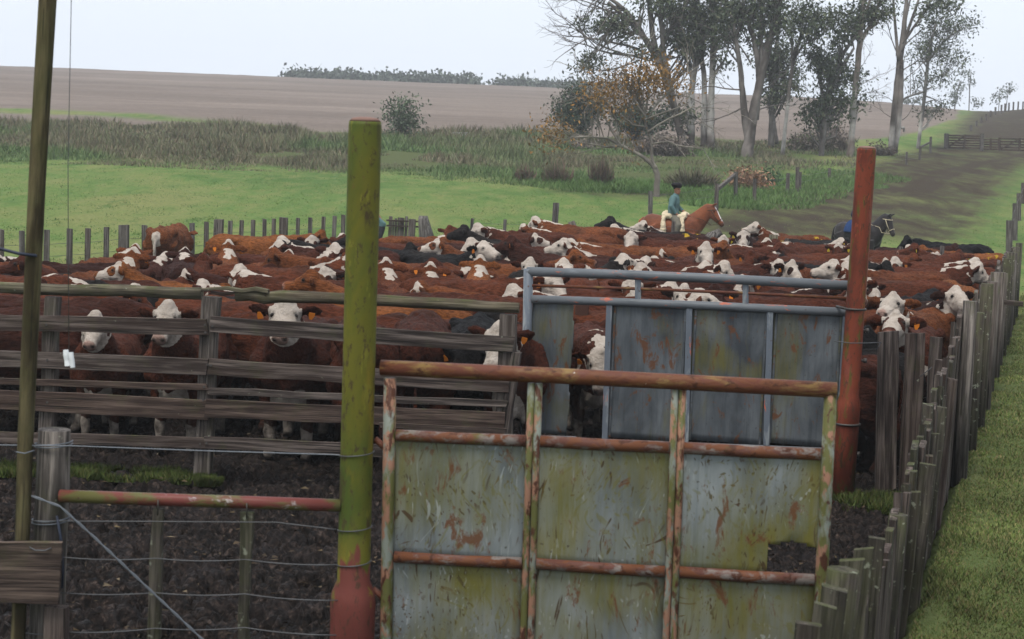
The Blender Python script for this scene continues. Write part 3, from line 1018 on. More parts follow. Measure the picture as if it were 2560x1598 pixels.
o = stick('steel_post', [p[0], p[1], -0.1], [p[0] + 0.02, p[1], 1.5], 0.17, 0.12, M['steelpost'], None, up=(1, 0, 0), n=3, jw=0.01)
tag(o, 'short brown steel post just behind the torn blue sheet', 'post')

for zh in (0.78, 1.93):                                   # strap hinges round the red post
    ctr = rb0 + (rt - rb0) * (zh / rt[2])
    rr0 = 0.125 if zh < 1.0 else 0.10
    th = np.linspace(math.pi * 0.9, math.pi * 2.1, 14)
    rod('hinge', [ctr + np.array([math.cos(q) * rr0, math.sin(q) * rr0, 0]) for q in th], [0.012] * 14, M['bolt'], bgate, 6)
    rod('hinge', [ctr + np.array([-rr0, 0, 0]), b.at(2096, 700 if zh > 1 else 1080)[0:2].tolist() + [zh]], [0.014] * 2, M['bolt'], bgate, 6)

# ------------------------------------------------------------------ board fence with log top rail
DF0, DF1 = 16.35, 15.95
f = GatePlane(W(0, 950, DF0), W(1280, 950, DF1))
bf = empty('board_fence', f.at(507, 1222), 'grey board fence with log top rail in front of the herd', 'fence')
rf = random.Random(4)


def board(x0, y0, x1, y1, hpx, off=-0.055, mat='plank', t=0.035, n=6):
    p0, p1 = f.at(x0, y0, off), f.at(x1, y1, off)
    stick('board', p0, p1, hpx / 262.0, t, M[mat], bf, n=n, jw=0.05, jo=0.006, cham=0.1, slant=(rf.uniform(-.02, .02), rf.uniform(-.03, .03)), rnd=rf)


for (y0, y1, h) in ((806, 818.5, 41), (898, 917, 42), (952.6, 968.5, 17), (1001, 1024, 52), (1092, 1107, 29)):
    board(-420, y0 - (y1 - y0) * 0.82, 519, y1, h, mat='brownwood' if h > 50 or h < 20 else 'plank')
for (x0, y0, x1, y1, h) in ((526, 810, 1284, 862, 41), (521, 917, 1272, 964, 40), (518, 977, 1268, 1011, 17), (514, 1021, 1262, 1053, 46), (512, 1106, 1262, 1141, 31)):
    board(x0, y0, x1, y1, h, mat='brownwood' if h > 45 else 'plank')
board(950, 1062, 1264, 1079, 15)
for (xt, yt, xb, yb, w) in ((132, 742, 112, 1250, 0.145), (529, 742, 505, 1224, 0.17), (1272, 786, 1252, 1200, 0.165)):
    a, c = f.at(xb, yb, 0.04), f.at(xt, yt, 0.04)
    dv = c - a
    a = a - dv * ((a[2] + 0.2) / dv[2])
    stick('post', a, c, w, 0.13, M['post'], bf, up=f.x, n=5, jw=0.05, jo=0.008, rnd=rf)
stick('post', f.at(1250, 1160, -0.01), f.at(1290, 880, -0.01), 0.10, 0.09, M['plank'], bf, up=f.x, n=3, rnd=rf)


def log(pts, rad, seed):
    P = [f.at(x, y, 0.02) for x, y in pts]
    P = np.array(P)
    tt = np.linspace(0, 1, 13)
    s = np.linspace(0, 1, len(P))
    Q = np.stack([np.interp(tt, s, P[:, i]) for i in range(3)], 1)
    rr = np.random.default_rng(seed)
    Q[:, 2] += rr.normal(0, 0.006, 13)
    rad_ = rad * (1 + rr.normal(0, 0.05, 13))
    rod('log_rail', Q, rad_, M['log'], bf, 14, 0.07, seed)


log([(-420, 704), (0, 720), (250, 727), (505, 733)], 0.058, 5)
log([(590, 741), (700, 741), (900, 751), (1100, 760), (1298, 769)], 0.056, 6)
stick('split_wood', f.at(505, 722, -0.02), f.at(672, 726, -0.02), 0.035, 0.07, M['log'], bf, n=5, jw=0.2, jo=0.012, rnd=rf)
stick('split_wood', f.at(528, 733, 0.0), f.at(668, 738, 0.0), 0.028, 0.06, M['brownwood'], bf, n=5, jw=0.25, jo=0.01, rnd=rf)
for x, y in ((512, 812), (513, 831), (531, 815), (519, 912), (527, 914), (510, 967), (508, 1000), (500, 1110), (516, 1108), (116, 812), (118, 900), (118, 1006)):
    rod('bolt', [f.at(x, y, -0.06), f.at(x, y, -0.08)], [0.012, 0.012], M['bolt'], bf, 8)

# ------------------------------------------------------------------ front wire fence, left of the green post
ff = GatePlane(W(0, 1300, 9.5), W(880, 1300, 9.4))
wf = empty('wire_fence', ff.at(130, 1598) * np.array([1, 1, 0]), 'front wire fence with a red pipe rail and two hanging battens', 'fence')
a, c = ff.at(116, 1598, 0.02), ff.at(137, 1074, 0.02)
dv = c - a
a = a - dv * ((a[2] + 0.3) / dv[2])
rod('post', [a + dv * s for s in np.linspace(0, (c[2] - a[2]) / dv[2], 6)], [0.098, 0.1, 0.1, 0.098, 0.097, 0.092], M['post'], wf, 14, 0.10, 9)
rod('pipe_rail', [ff.at(150, 1240, -0.06), ff.at(400, 1249, -0.06), ff.at(620, 1256, -0.06), ff.at(852, 1264, -0.03)], [0.036] * 4, M['redpipe'], wf, 14, 0.02, 3)
for (xt, yt, xb, yb) in ((395, 1272, 384, 1598), (617, 1280, 609, 1598)):
    a, c = ff.at(xb, yb, -0.06), ff.at(xt, yt, -0.06)
    dv = c - a
    stick('batten', a - dv * ((a[2] - 0.18) / dv[2]), c, 0.068, 0.045, M['mossy'], wf, up=ff.x, n=7, jw=0.14, jo=0.006, rnd=rf)
    rod('hook', [ff.at(xt - 1, yt + 16, -0.09), ff.at(xt, yt - 4, -0.105), ff.at(xt, yt - 22, -0.10)], [0.004] * 3, M['bolt'], wf, 6)


def wire(pts, rad=0.0035, mat='wire', name='wire', parent=None, fr=None, off=-0.03, sag=0.0):
    fr = fr or ff
    P = [fr.at(x, y, off) for x, y in pts]
    out = []
    for i in range(len(P) - 1):
        q = line(P[i], P[i + 1], 7, sag)
        out.extend(q if i == 0 else q[1:])
    rod(name, out, [rad] * len(out), M[mat], parent or wf, 6)


wire([(-60, 1112), (85, 1114), (178, 1115), (500, 1127), (835, 1137), (850, 1138)], 0.0035, 'galv', off=-0.11)
wire([(80, 1302), (170, 1303), (400, 1304), (690, 1306), (840, 1324)], 0.003, off=-0.1)
for y0, ya, yb, yc in ((1393, 1393, 1403, 1412), (1482, 1479, 1489, 1501), (1580, 1568, 1573, 1588)):
    wire([(60, y0 + 2), (155, y0), (388, ya + 3), (612, yb - 4), (845, yc)], 0.003, off=-0.1, sag=0.012)
for k in range(4):                                        # turns of wire round the green post
    y = (1140, 1326, 1413, 1502)[k]
    ctr = gb0 + (gt - gb0) * ((W(880, y, DG)[2] - gb0[2]) / (gt[2] - gb0[2]))
    th = np.linspace(math.pi * 1.0, math.pi * 2.0, 12)
    rod('wire', [ctr + np.array([math.cos(q) * 0.098, math.sin(q) * 0.098, 0.003 * i]) for i, q in enumerate(th)], [0.0035] * 12, M['wire'], wf, 6)
# twisted stay wire running down from the pole
st = [ff.at(80, 1240, -0.13), ff.at(150, 1266, -0.14), ff.at(230, 1338, -0.14), ff.at(520, 1612, -0.14)]
dv = (st[3] - st[2])
st.append(st[3] + dv * (-(st[3][2] - 0.1) / dv[2]))
for s in (-1, 1):
    pts = []
    for i in range(len(st) - 1):
        n = max(6, int(np.linalg.norm(st[i + 1] - st[i]) / 0.03))
        for t in np.linspace(0, 1, n, endpoint=False):
            q = st[i] + (st[i + 1] - st[i]) * t
            ph = len(pts) * 0.9 + (math.pi if s > 0 else 0)
            pts.append(q + np.array([math.cos(ph), 0, math.sin(ph)]) * 0.0042)
    rod('stay_wire', pts, [0.0042] * len(pts), M['galv'], wf, 6)
for dy in (0, 7, 190, 197):                               # wraps round the timber post
    ctr = ff.at(135 - dy * 0.04, 1110 + dy, 0.02)
    th = np.linspace(math.pi * 0.95, math.pi * 2.05, 12)
    rod('wire', [ctr + np.array([math.cos(q) * 0.105, math.sin(q) * 0.105, 0.002 * i]) for i, q in enumerate(th)], [0.004] * 12, M['galv'], wf, 6)
rod('strap', [ff.at(142, 1290, -0.1), ff.at(152, 1345, -0.11), ff.at(157, 1420, -0.11), ff.at(155, 1470, -0.1)], [0.008] * 4, M['hose'], wf, 6)

# tall leaning pole, cord, hose, nailed-up board
pts = [ff.at(x, y, -0.1) for x, y in ((121, -60), (119, 0), (106, 220), (93, 450), (84, 650), (73, 890), (63, 1120), (56, 1348), (45, 1598))]
dv = pts[-1] - pts[-2]
pts.append(pts[-1] - dv * ((pts[-1][2] + 0.2) / dv[2]))
up = pts[0] + (pts[0] - pts[2]) * 0.9
pole = rod('wooden_pole', [up] + pts, [0.05, 0.05, 0.0495, 0.049, 0.048, 0.047, 0.046, 0.044, 0.042, 0.041, 0.042], M['pole'], None, 14, 0.03, 2)
tag(pole, 'tall thin wooden pole leaning at the left edge', 'pole')
o = rod('wire', [ff.at(40, 1130, -0.155), ff.at(62, 1134, -0.155), ff.at(86, 1126, -0.14)], [0.004] * 3, M['galv'], None, 6)
tag(o, 'thin wire looped round the leaning wooden pole', 'wire')
cd = empty('hanging_cord', ff.at(172, 893, -0.2), 'thin cord with a small white plastic weight hanging by the pole', 'cord')
a, c = ff.at(172, 872, -0.2), ff.at(179, -40, -0.2)
rod('cord', [c + (c - a) * 0.15, c, a + (c - a) * 0.5 + np.array([-0.012, 0, 0]), a], [0.0022] * 4, M['wire'], cd, 5)
for s, (px, w) in enumerate(((165, 0.03), (178, 0.026))):
    stick('weight', ff.at(px - 1, 875 + 6 * s, -0.2), ff.at(px + 4, 915 + 4 * s, -0.2), w, 0.02, M['white'], cd, up=ff.x, n=3, jw=0.12, jo=0.001, cham=0.3)
hs = rod('dark_hose', [ff.at(-220, 560, -0.2), ff.at(-60, 606, -0.18), ff.at(0, 622, -0.17), ff.at(46, 634, -0.16), ff.at(92, 640, -0.155)], [0.009] * 5, M['hose'], None, 8)
tag(hs, 'dark blue hose reaching the leaning pole from the left edge', 'hose')
sb = stick('wooden_board', ff.at(-260, 1424, -0.19), ff.at(152, 1432, -0.19), 0.355, 0.03, M['brownwood'], None, n=6, jw=0.02, jo=0.004, slant=(0, 0.03), rnd=rf)
tag(sb, 'wide rough wooden board wired across the pole at lower left', 'board')
wt_ = rod('wire_tie', [ff.at(74, 1368, -0.21), ff.at(88, 1376, -0.215), ff.at(112, 1377, -0.215), ff.at(128, 1370, -0.21)], [0.004] * 4, M['wire'], None, 6)
bpy.context.view_layer.update()
wt_.parent = sb
wt_.matrix_parent_inverse = sb.matrix_world.inverted()
st_ = stick('timber_stub', ff.at(138, 1498, -0.12) * np.array([1, 1, 0]), ff.at(140, 1516, -0.12), 0.13, 0.08, M['plank'], None, up=ff.x, n=3, rnd=rf)
tag(st_, 'squared timber standing below the rough wooden board', 'post')

# ------------------------------------------------------------------ plank fence on the right
pf = empty('plank_fence', (fence_x(17), 17.0, 0), 'tall upright plank fence running back along the right side', 'fence')
rp = random.Random(8)
y = 17.1
i = 0
fdir = np.array([0.32, 1.0, 0]) / math.hypot(0.32, 1)
fn = np.array([1.0, -0.32, 0]) / math.hypot(0.32, 1)
while y < 40.5:
    w = rp.uniform(0.17, 0.25)
    h = 1.68 + rp.uniform(-0.17, 0.13) - 0.004 * (y - 17)
    off = rp.uniform(-0.02, 0.02)
    p = np.array([fence_x(y), y, -0.1]) + fn * off
    t = np.array([fence_x(y), y, h]) + fn * (off + rp.uniform(-0.04, 0.04)) + fdir * rp.uniform(-0.09, 0.09)
    stick('plank', p, t, w, rp.uniform(0.035, 0.06), M['plank' if rp.random() < 0.6 else 'post'], pf, up=fdir, n=3, jw=0.03, jo=0.006, slant=(0, rp.uniform(-0.06, 0.06)), rnd=rp)
    if i % 8 == 5:
        q = p + fn * 0.12
        rod('post', [q, q + np.array([0, 0, h * 0.5]), np.array([q[0], q[1], h + rp.uniform(0.0, 0.25)])], [0.09, 0.085, 0.08], M['mossy' if rp.random() < 0.4 else 'post'], pf, 10, 0.08, i)
    y += (w + rp.uniform(0.012, 0.045)) * fdir[1]
    i += 1
for z in (0.55, 1.25):
    stick('backing_rail', [fence_x(17) - 0.09, 17.0, z], [fence_x(40.4) - 0.09, 40.4, z], 0.12, 0.05, M['plank'], pf, n=10, rnd=rp)
# the boards that face us beside the red post
for (xa, xb, yt, ybm, w) in ((2222, 2212, 829, 1246, 0.215), (2289, 2270, 833, 1248, 0.20), (2340, 2322, 843, 1238, 0.12)):
    a, c = W(xb, ybm, 17.0), W(xa, yt, 17.0)
    dv = c - a
    stick('plank', a - dv * ((a[2] + 0.06) / dv[2]), c, w, 0.045, M['plank'], pf, up=(1, 0, 0), n=4, jw=0.03, jo=0.006, slant=(0, rp.uniform(-0.02, 0.02)), rnd=rp)
rod('wire', [W(2085, 853, 16.45), W(2125, 858, 16.45), W(2165, 858, 16.5), W(2203, 856, 16.9)], [0.005] * 4, M['wire'], pf, 6)
rod('wire', [W(2203, 856, 16.9), W(2188, 878, 16.93)], [0.005] * 2, M['wire'], pf, 6)
rod('wire', [W(2300, 942, 16.93), W(2330, 918, 16.93)], [0.005] * 2, M['wire'], pf, 6)
st_ = stick('latch_peg', [fence_x(29) + 0.05, 29, 1.15], [fence_x(29) + 0.5, 29, 1.12], 0.09, 0.06, M['plank'], pf, n=2, rnd=rp)

# nearer low fence of old posts
lf = empty('post_fence', (fence_x(12), 12.0, 0), 'low fence of mossy old posts at the bottom right', 'fence')
near = [(2060, 1512, 7.7, .10, 0), (2108, 1424, 8.25, .17, 1), (2085, 1470, 8.0, .12, 0), (2160, 1372, 8.9, .10, 0), (2246, 1286, 11.0, .135, 1), (2192, 1345, 9.6, .09, 0), (2303, 1137, 13.3, .20, 0), (2318, 1160, 12.6, .12, 0), (2325, 1083, 13.9, .15, 0), (2338, 1014, 14.6, .20, 0), (2350, 988, 15.1, .12, 0), (2368, 944, 15.7, .17, 0), (2356, 900, 16.2, .12, 0), (2280, 1230, 12.0, .13, 0), (2130, 1400, 8.5, .12, 0), (2022, 1560, 7.3, .12, 0)]
for (px, py, d0, w, round_) in near:
    t = W(px, py, d0)
    bs_ = np.array([t[0] - 0.05 * t[2], t[1], -0.15])
    if round_:
        rod('post', [bs_, (bs_ * 2 + t) / 3, (bs_ + t * 2) / 3, t], [w / 2 * 1.05, w / 2, w / 2, w / 2 * 0.96], M['mossy'], lf, 12, 0.08, int(px))
    else:
        stick('post', bs_, t, w, w * rp.uniform(0.45, 0.7), M['mossy' if rp.random() < 0.7 else 'plank'], lf, up=(1, -0.2, 0), n=4, jw=0.07, jo=0.008, slant=(0, rp.uniform(-0.03, 0.03)), rnd=rp)
# taller planks behind these posts, on the grass side
y = 9.3
while y < 16.9:
    w = rp.uniform(0.14, 0.22)
    h = 0.74 + 0.112 * (y - 9) + rp.uniform(-0.07, 0.07)
    p = np.array([fence_x(y) + 0.02, y, -0.1])
    stick('plank', p, p + np.array([rp.uniform(-.02, .03), 0, h + 0.1]), w, 0.05, M['mossy' if rp.random() < 0.35 else 'plank'], lf, up=fdir, n=3, jw=0.04, jo=0.006, slant=(0, rp.uniform(-.05, .05)), rnd=rp)
    y += w + 0.008

# ------------------------------------------------------------------ far fences
pk = empty('picket_fence', (-7.5, 37.0, 0), 'line of upright grey pickets behind the herd at left', 'fence')
pick = [(10, 110, 35), (140, 118, 32), (295, 112, 36), (440, 105, 36), (555, 103, 33), (672, 95, 33), (780, 82, 62), (910, 83, 34), (1020, 85, 32), (1130, 78, 32), (1212, 70, 32), (1300, 62, 30), (1380, 47, 60), (1450, 55, 27), (1522, 52, 27), (1595, 50, 26), (1665, 45, 26), (1725, 42, 25), (1788, 35, 54), (1878, 38, 24), (1955, 35, 27), (2038, 30, 25), (2108, 25, 26), (2162, 18, 27), (-90, 114, 34), (-210, 122, 36)]
ptops = []
for (cx, cy, cw) in pick:
    px, py = cx / 2.52, 530 + cy / 2.52
    d0 = float(np.interp(px, [-100, 0, 860], [31.5, 32.5, 45.0]))
    t = W(px, py, d0)
    gz = T(t[0], t[1])
    lean = rp.uniform(-0.03, 0.03)
    ptops.append((px, t))
    stick('picket' if cw < 50 else 'post', [t[0] - lean, t[1], gz - 0.2], t, cw / 2.52 * d0 / FOCAL, 0.06 if cw < 50 else 0.16, M['farpost'], pk, up=(1, 0, 0), n=2, jw=0.05, jo=0.008, slant=(0, rp.uniform(-.02, .02)), rnd=rp)
ptops.sort(key=lambda q: q[0])
for dz in (0.30, 0.55, 0.85):
    rod('wire', [q[1] - np.array([0, 0.05, dz]) for q in ptops], [0.004] * len(ptops), M['wire'], pk, 4)

hg = empty('hurdle_gate', W(1000, 600, 44) * np.array([1, 1, 0]), 'small dark slatted gate beside the thick stump post', 'gate')
for (px, py, w) in ((977, 541, 9), (984, 552, 5), (991, 546, 6), (1000, 544, 11), (1008, 545, 8), (1017, 541, 7)):
    t = W(px, py, 44)
    stick('slat', [t[0] - .02, 44, T(t[0], 44) - 0.1], t, w * 44 / FOCAL, 0.04, M['farpost'], hg, up=(1, 0, 0), n=2, rnd=rp)
for py in (553, 566):
    stick('rail', W(966, py - 2, 43.93), W(1048, py + 1, 43.93), 0.045, 0.03, M['plank'], hg, n=2, rnd=rp)
for nm, px, py, w, lab in (('fence_post', 1031, 548, 17, 'grey square post closing the small slatted gate'),):
    t = W(px, py, 43.8)
    o = stick(nm, [t[0] - .03, t[1], T(t[0], t[1]) - 0.1], t, w * 43.8 / FOCAL, 0.15, M['farpost'], None, up=(1, 0, 0), n=3, rnd=rp)
    tag(o, lab, 'post')
t = W(1058, 540, 43.5)
q = W(1068, 640, 43.5)
o = rod('stump_post', [[q[0], q[1], T(q[0], q[1]) - 0.1], (q + t) / 2 + np.array([0.03, 0, 0]), t - np.array([0, 0, 0.08]), t], [0.2, 0.19, 0.14, 0.12], M['farpost'], None, 12, 0.12, 4)
tag(o, 'thick gnarled stump post behind the herd, right of the green post', 'post')

mf = empty('wire_fence', (2.0, 41.5, T(2.0, 41.5)), 'thin post and wire fence across the back of the herd', 'fence')
mid_posts = [(1181, 546, 8), (1263, 549, 8), (1342, 550, 8), (1391, 507, 15), (1535, 559, 8), (1607, 565, 9), (1684, 553, 9), (1835, 582, 9), (1879, 586, 9), (1967, 596, 9), (2064, 608, 9), (2253, 617, 9), (2357, 615, 10)]
tops = []
for (px, py, w) in mid_posts:
    d0 = 42.0 if px < 1650 else float(np.interp(px, [1650, 2400], [41.5, 40.5]))
    t = W(px, py, d0)
    tops.append(t)
    stick('post', [t[0] - 0.05, t[1], T(t[0], t[1]) - 0.2], t, w * d0 / FOCAL, 0.07, M['farpost'], mf, up=(1, 0, 0), n=2, jw=0.06, rnd=rp)
for dz in (0.12, 0.42, 0.75):
    rod('wire', [q - np.array([0, 0.05, dz + (0.42 if i == 3 else 0)]) for i, q in enumerate(tops)], [0.0035] * len(tops), M['wire'], mf, 4)
o = stick('pole_rail', W(1778, 617, 41.0), W(1935, 620, 41.0), 0.09, 0.08, M['farpost'], mf, n=4, rnd=rp)
t = W(1934, 587, 40.9)
o = rod('stump_post', [[t[0], t[1], -0.1], [t[0], t[1], t[2] * 0.6], t], [0.115, 0.11, 0.108], M['log'], None, 12, 0.06, 6)
tag(o, 'round cut stump post among the cattle left of the red post', 'post')
P = [W(1752, 640, 40.9), W(1762, 612, 40.9), W(1778, 594, 40.9), W(1802, 579, 40.9)]
P[0] = np.array([P[0][0] - .05, P[0][1], -0.1])
o = rod('leaning_log', P, [0.12, 0.13, 0.125, 0.09], M['farpost'], None, 12, 0.16, 8)
tag(o, 'thick grey leaning log behind the cattle below the rider', 'log')
P = [W(1447, 612, 42.2), W(1438, 580, 42.2), W(1428, 554, 42.2)]
P[0][2] = T(P[0][0], P[0][1]) - 0.1
o = rod('leaning_stump', P, [0.10, 0.095, 0.08], M['farpost'], None, 12, 0.1, 9)
tag(o, 'short pale stump leaning left on the grass behind the herd', 'post')


def lone_posts(name, label, items, loc_i=0, wires=(), mat='farpost'):
    H = [hit(px, yb) for (px, yt, yb, w) in items]
    e = empty(name, H[loc_i], label, 'fence')
    tops = []
    for (px, yt, yb, w), h in zip(items, H):
        t = W(px + 1, yt, h[1])
        tops.append(t)
        stick('post', [h[0], h[1], h[2] - 0.2], t, w * h[1] / FOCAL, 0.1, M[mat], e, up=(1, 0, 0), n=2, jw=0.06, rnd=rp)
    for dz in wires:
        rod('wire', [q - np.array([0, 0, dz]) for q in tops], [0.006] * len(tops), M['wire'], e, 4)
    return e, H, tops


lone_posts('wire_fence', 'wooden posts of the fence climbing beyond the plank fence at right', [(2523, 551, 660, 16), (2537, 508, 602, 13), (2547, 483, 552, 11), (2558, 457, 510, 11)], 0, (0.25, 0.6))
e, H, tp = lone_posts('track_fence', 'broken post fence with a slanting strut left of the track', [(1626, 478, 540, 11), (1791, 459, 535, 10), (1839, 430, 492, 9), (1886, 446, 505, 9), (1969, 433, 482, 9), (1993, 418, 480, 9), (2000, 430, 478, 6), (2073, 420, 448, 7), (2160, 402, 430, 6), (2266, 380, 412, 5), (2299, 377, 400, 5)], 1, (0.2, 0.5))
stick('strut', tp[1] - np.array([0, 0, 0.25]), W(1836, 438, H[2][1]), 0.16, 0.12, M['farpost'], e, n=3, rnd=rp)
e, H, tp = lone_posts('track_fence', 'short pair of posts with a strut near the far gate', [(2300, 366, 384, 6), (2326, 342, 384, 6)], 0, ())
stick('strut', H[0] + np.array([0, 0, 0.45]), tp[1] - np.array([0, 0, .4]), 0.14, 0.1, M['farpost'], e, n=2, rnd=rp)
hill = [(2427, 313, 336, 4), (2441, 302, 326, 4), (2453, 293, 318, 4), (2465, 285, 310, 4), (2476, 277, 300, 4), (2488, 268, 290, 4), (2503, 262, 284, 4), (2512, 259, 281, 4), (2522, 257, 278, 4), (2533, 255, 276, 4), (2545, 254, 274, 4), (2557, 254, 273, 4)]
e = empty('hill_fence', hit(2450, 320), 'distant row of fence posts climbing the hill at far right', 'fence')
for (px, yt, yb, w) in hill:
    d0 = float(np.interp(px, [2427, 2490, 2557], [165, 225, 262]))
    b0, t = W(px, yb, d0), W(px + 1, yt, d0)
    stick('post', [b0[0], d0, min(b0[2], T(b0[0], d0)) - 0.3], t, 0.22, 0.2, M['farpost'], e, up=(1, 0, 0), n=1, rnd=rp)

h0 = hit(2372, 372)
dg = h0[1]
fgx = empty('ranch_gate', h0, 'dark wooden ranch gates across the track at far right', 'gate')
for (xa, xb, ya, yb, rails, brace) in ((2370, 2453, 337, 371, 6, 1), (2456, 2498, 347, 375, 5, 0), (2499, 2600, 345, 377, 5, 1)):
    yoff = lambda x: (x - xa) * 0.02
    for k in range(rails):
        yy = ya + (yb - 4 - ya) * k / (rails - 1) + 2
        stick('rail', W(xa, yy, dg), W(xb, yy + yoff(xb), dg), 0.12, 0.05, M['brownwood'], fgx, n=1, rnd=rp)
    for x in np.linspace(xa, xb, 3):
        stick('upright', W(x, ya - 1 + yoff(x), dg - .06), W(x - 1, yb + yoff(x), dg - .06), 0.17, 0.06, M['brownwood'], fgx, up=(1, 0, 0), n=1, rnd=rp)
    if brace:
        stick('brace', W(xa + 3, yb - 4, dg - .07), W((xa + xb) / 2, ya + 2, dg - .07), 0.12, 0.04, M['brownwood'], fgx, n=1, rnd=rp)
for x in (2366, 2455):
    a, c = W(x - 1, 376, dg), W(x, 334, dg)
    stick('post', a - np.array([0, 0, .3]), c, 0.3, 0.25, M['farpost'], fgx, up=(1, 0, 0), n=1, rnd=rp)

# concrete trough at the far edge of the weeds
h = hit(1152, 347)
s = h[1] / FOCAL
tr = empty('concrete_trough', h, 'small pale concrete trough at the edge of the stubble field', 'trough')
M['concrete'] = plain_mat('concrete', (0.30, 0.30, 0.30), 0.9, 0.2, 3)
for (dx0, dx1, dy0, dy1) in ((-20, 20, 0, 0.12), (-20, 20, 0.7, 0.82)):
    stick('wall', h + np.array([dx0 * s, dy0, 17 * s * 0.45]), h + np.array([dx1 * s, dy0, 17 * s * 0.45]), 17 * s * 0.95, 0.12, M['concrete'], tr, n=2, jw=0.02)
for dx in (-20, 20):
    stick('end_wall', h + np.array([dx * s, 0.06, 17 * s * 0.44]), h + np.array([dx * s, 0.78, 17 * s * 0.44]), 17 * s * 0.9, 0.12, M['concrete'], tr, n=1, jw=0.0)

# pale scrap of sacking on the mud
for (px, py, w) in ((800, 1151, 0.11), (842, 1153, 0.07)):
    h = hit(px, py)
    A = Acc()
    n = 7
    g2 = [(i, j) for i in range(n) for j in range(n)]
    V = np.array([[h[0] + (i / 6 - .5) * w * 2.2, h[1] + (j / 6 - .5) * w * 1.6, 0.075 + 0.045 * vnoise(i * 1.7 + px, j * 1.3)] for i, j in g2])
    A.add(V, [(i * n + j, (i + 1) * n + j, (i + 1) * n + j + 1, i * n + j + 1) for i in range(n - 1) for j in range(n - 1)])
    o = A.build('sacking_scrap', M['white'], None, h)
    tag(o, 'crumpled white scrap of sacking lying in the mud' if w > .1 else 'smaller white scrap on the mud beside the green post', 'scrap')

# ------------------------------------------------------------------ animals: lofted, fused into one skin
def loft(A, rings, n=18):
    """rings: (centre, side vector, up vector, half width, half height, squareness)"""
    V, F = [], []
    th = np.arange(n) * 2 * math.pi / n
    for (c, s, u, hw, hh, p) in rings:
        cs, sn = np.cos(th), np.sin(th)
        x = np.sign(cs) * np.abs(cs) ** p * hw
        y = np.sign(sn) * np.abs(sn) ** p * hh
        V.append(np.asarray(c)[None] + x[:, None] * np.asarray(s)[None] + y[:, None] * np.asarray(u)[None])
    m_ = len(rings)
    for i in range(m_ - 1):
        for j in range(n):
            a, b_ = i * n + j, i * n + (j + 1) % n
            F.append((a, b_, b_ + n, a + n))
    F.append(tuple(range(n - 1, -1, -1)))
    F.append(tuple(range((m_ - 1) * n, m_ * n)))
    A.add(np.concatenate(V), F)


def limb(A, pts, rads, n=12, flat=1.0):
    P = np.asarray(pts, float)
    tt = np.linspace(0, 1, len(P))
    k = np.linspace(0, 1, (len(P) - 1) * 3 + 1)
    Q = np.stack([np.interp(k, tt, P[:, i]) for i in range(3)], 1)
    A.tube(Q, np.interp(k, tt, rads), n)


def fuse(name, A, voxel, it=3):
    me = bpy.data.meshes.new('t')
    me.from_pydata(np.concatenate(A.V).tolist(), [], A.F)
    ob = bpy.data.objects.new('t', me)
    COL.objects.link(ob)
    md = ob.modifiers.new('r', 'REMESH')
    md.mode = 'VOXEL'
    md.voxel_size = voxel
    if it:
        sm = ob.modifiers.new('s', 'SMOOTH')
        sm.factor = 0.5
        sm.iterations = it
    dg_ = bpy.context.evaluated_depsgraph_get()
    out = bpy.data.meshes.new_from_object(ob.evaluated_get(dg_))
    out.name = name
    bpy.data.objects.remove(ob)
    bpy.data.meshes.remove(me)
    shade(out)
    return out


def verts(me):
    V = np.zeros(len(me.vertices) * 3, np.float32)
    me.vertices.foreach_get('co', V)
    return V.reshape(-1, 3).astype(float)


def head_frame(yaw, pitch):
    a = np.array([math.cos(yaw) * math.cos(pitch), math.sin(yaw) * math.cos(pitch), -math.sin(pitch)])
    s = np.array([-math.sin(yaw), math.cos(yaw), 0])
    u = np.cross(a, s)
    return a, s, u


POSES = {   # poll position, yaw, pitch (degrees)
    'level': ((1.06, 0.0, 1.33), 0, 40),
    'raised': ((0.98, 0.0, 1.46), 0, 14),
    'low': ((1.12, 0.0, 1.10), 0, 50),
    'left': ((0.93, 0.25, 1.32), 66, 34),
    'right': ((0.93, -0.25, 1.32), -66, 34),
    'alert': ((0.98, 0.0, 1.50), 0, 30),
}


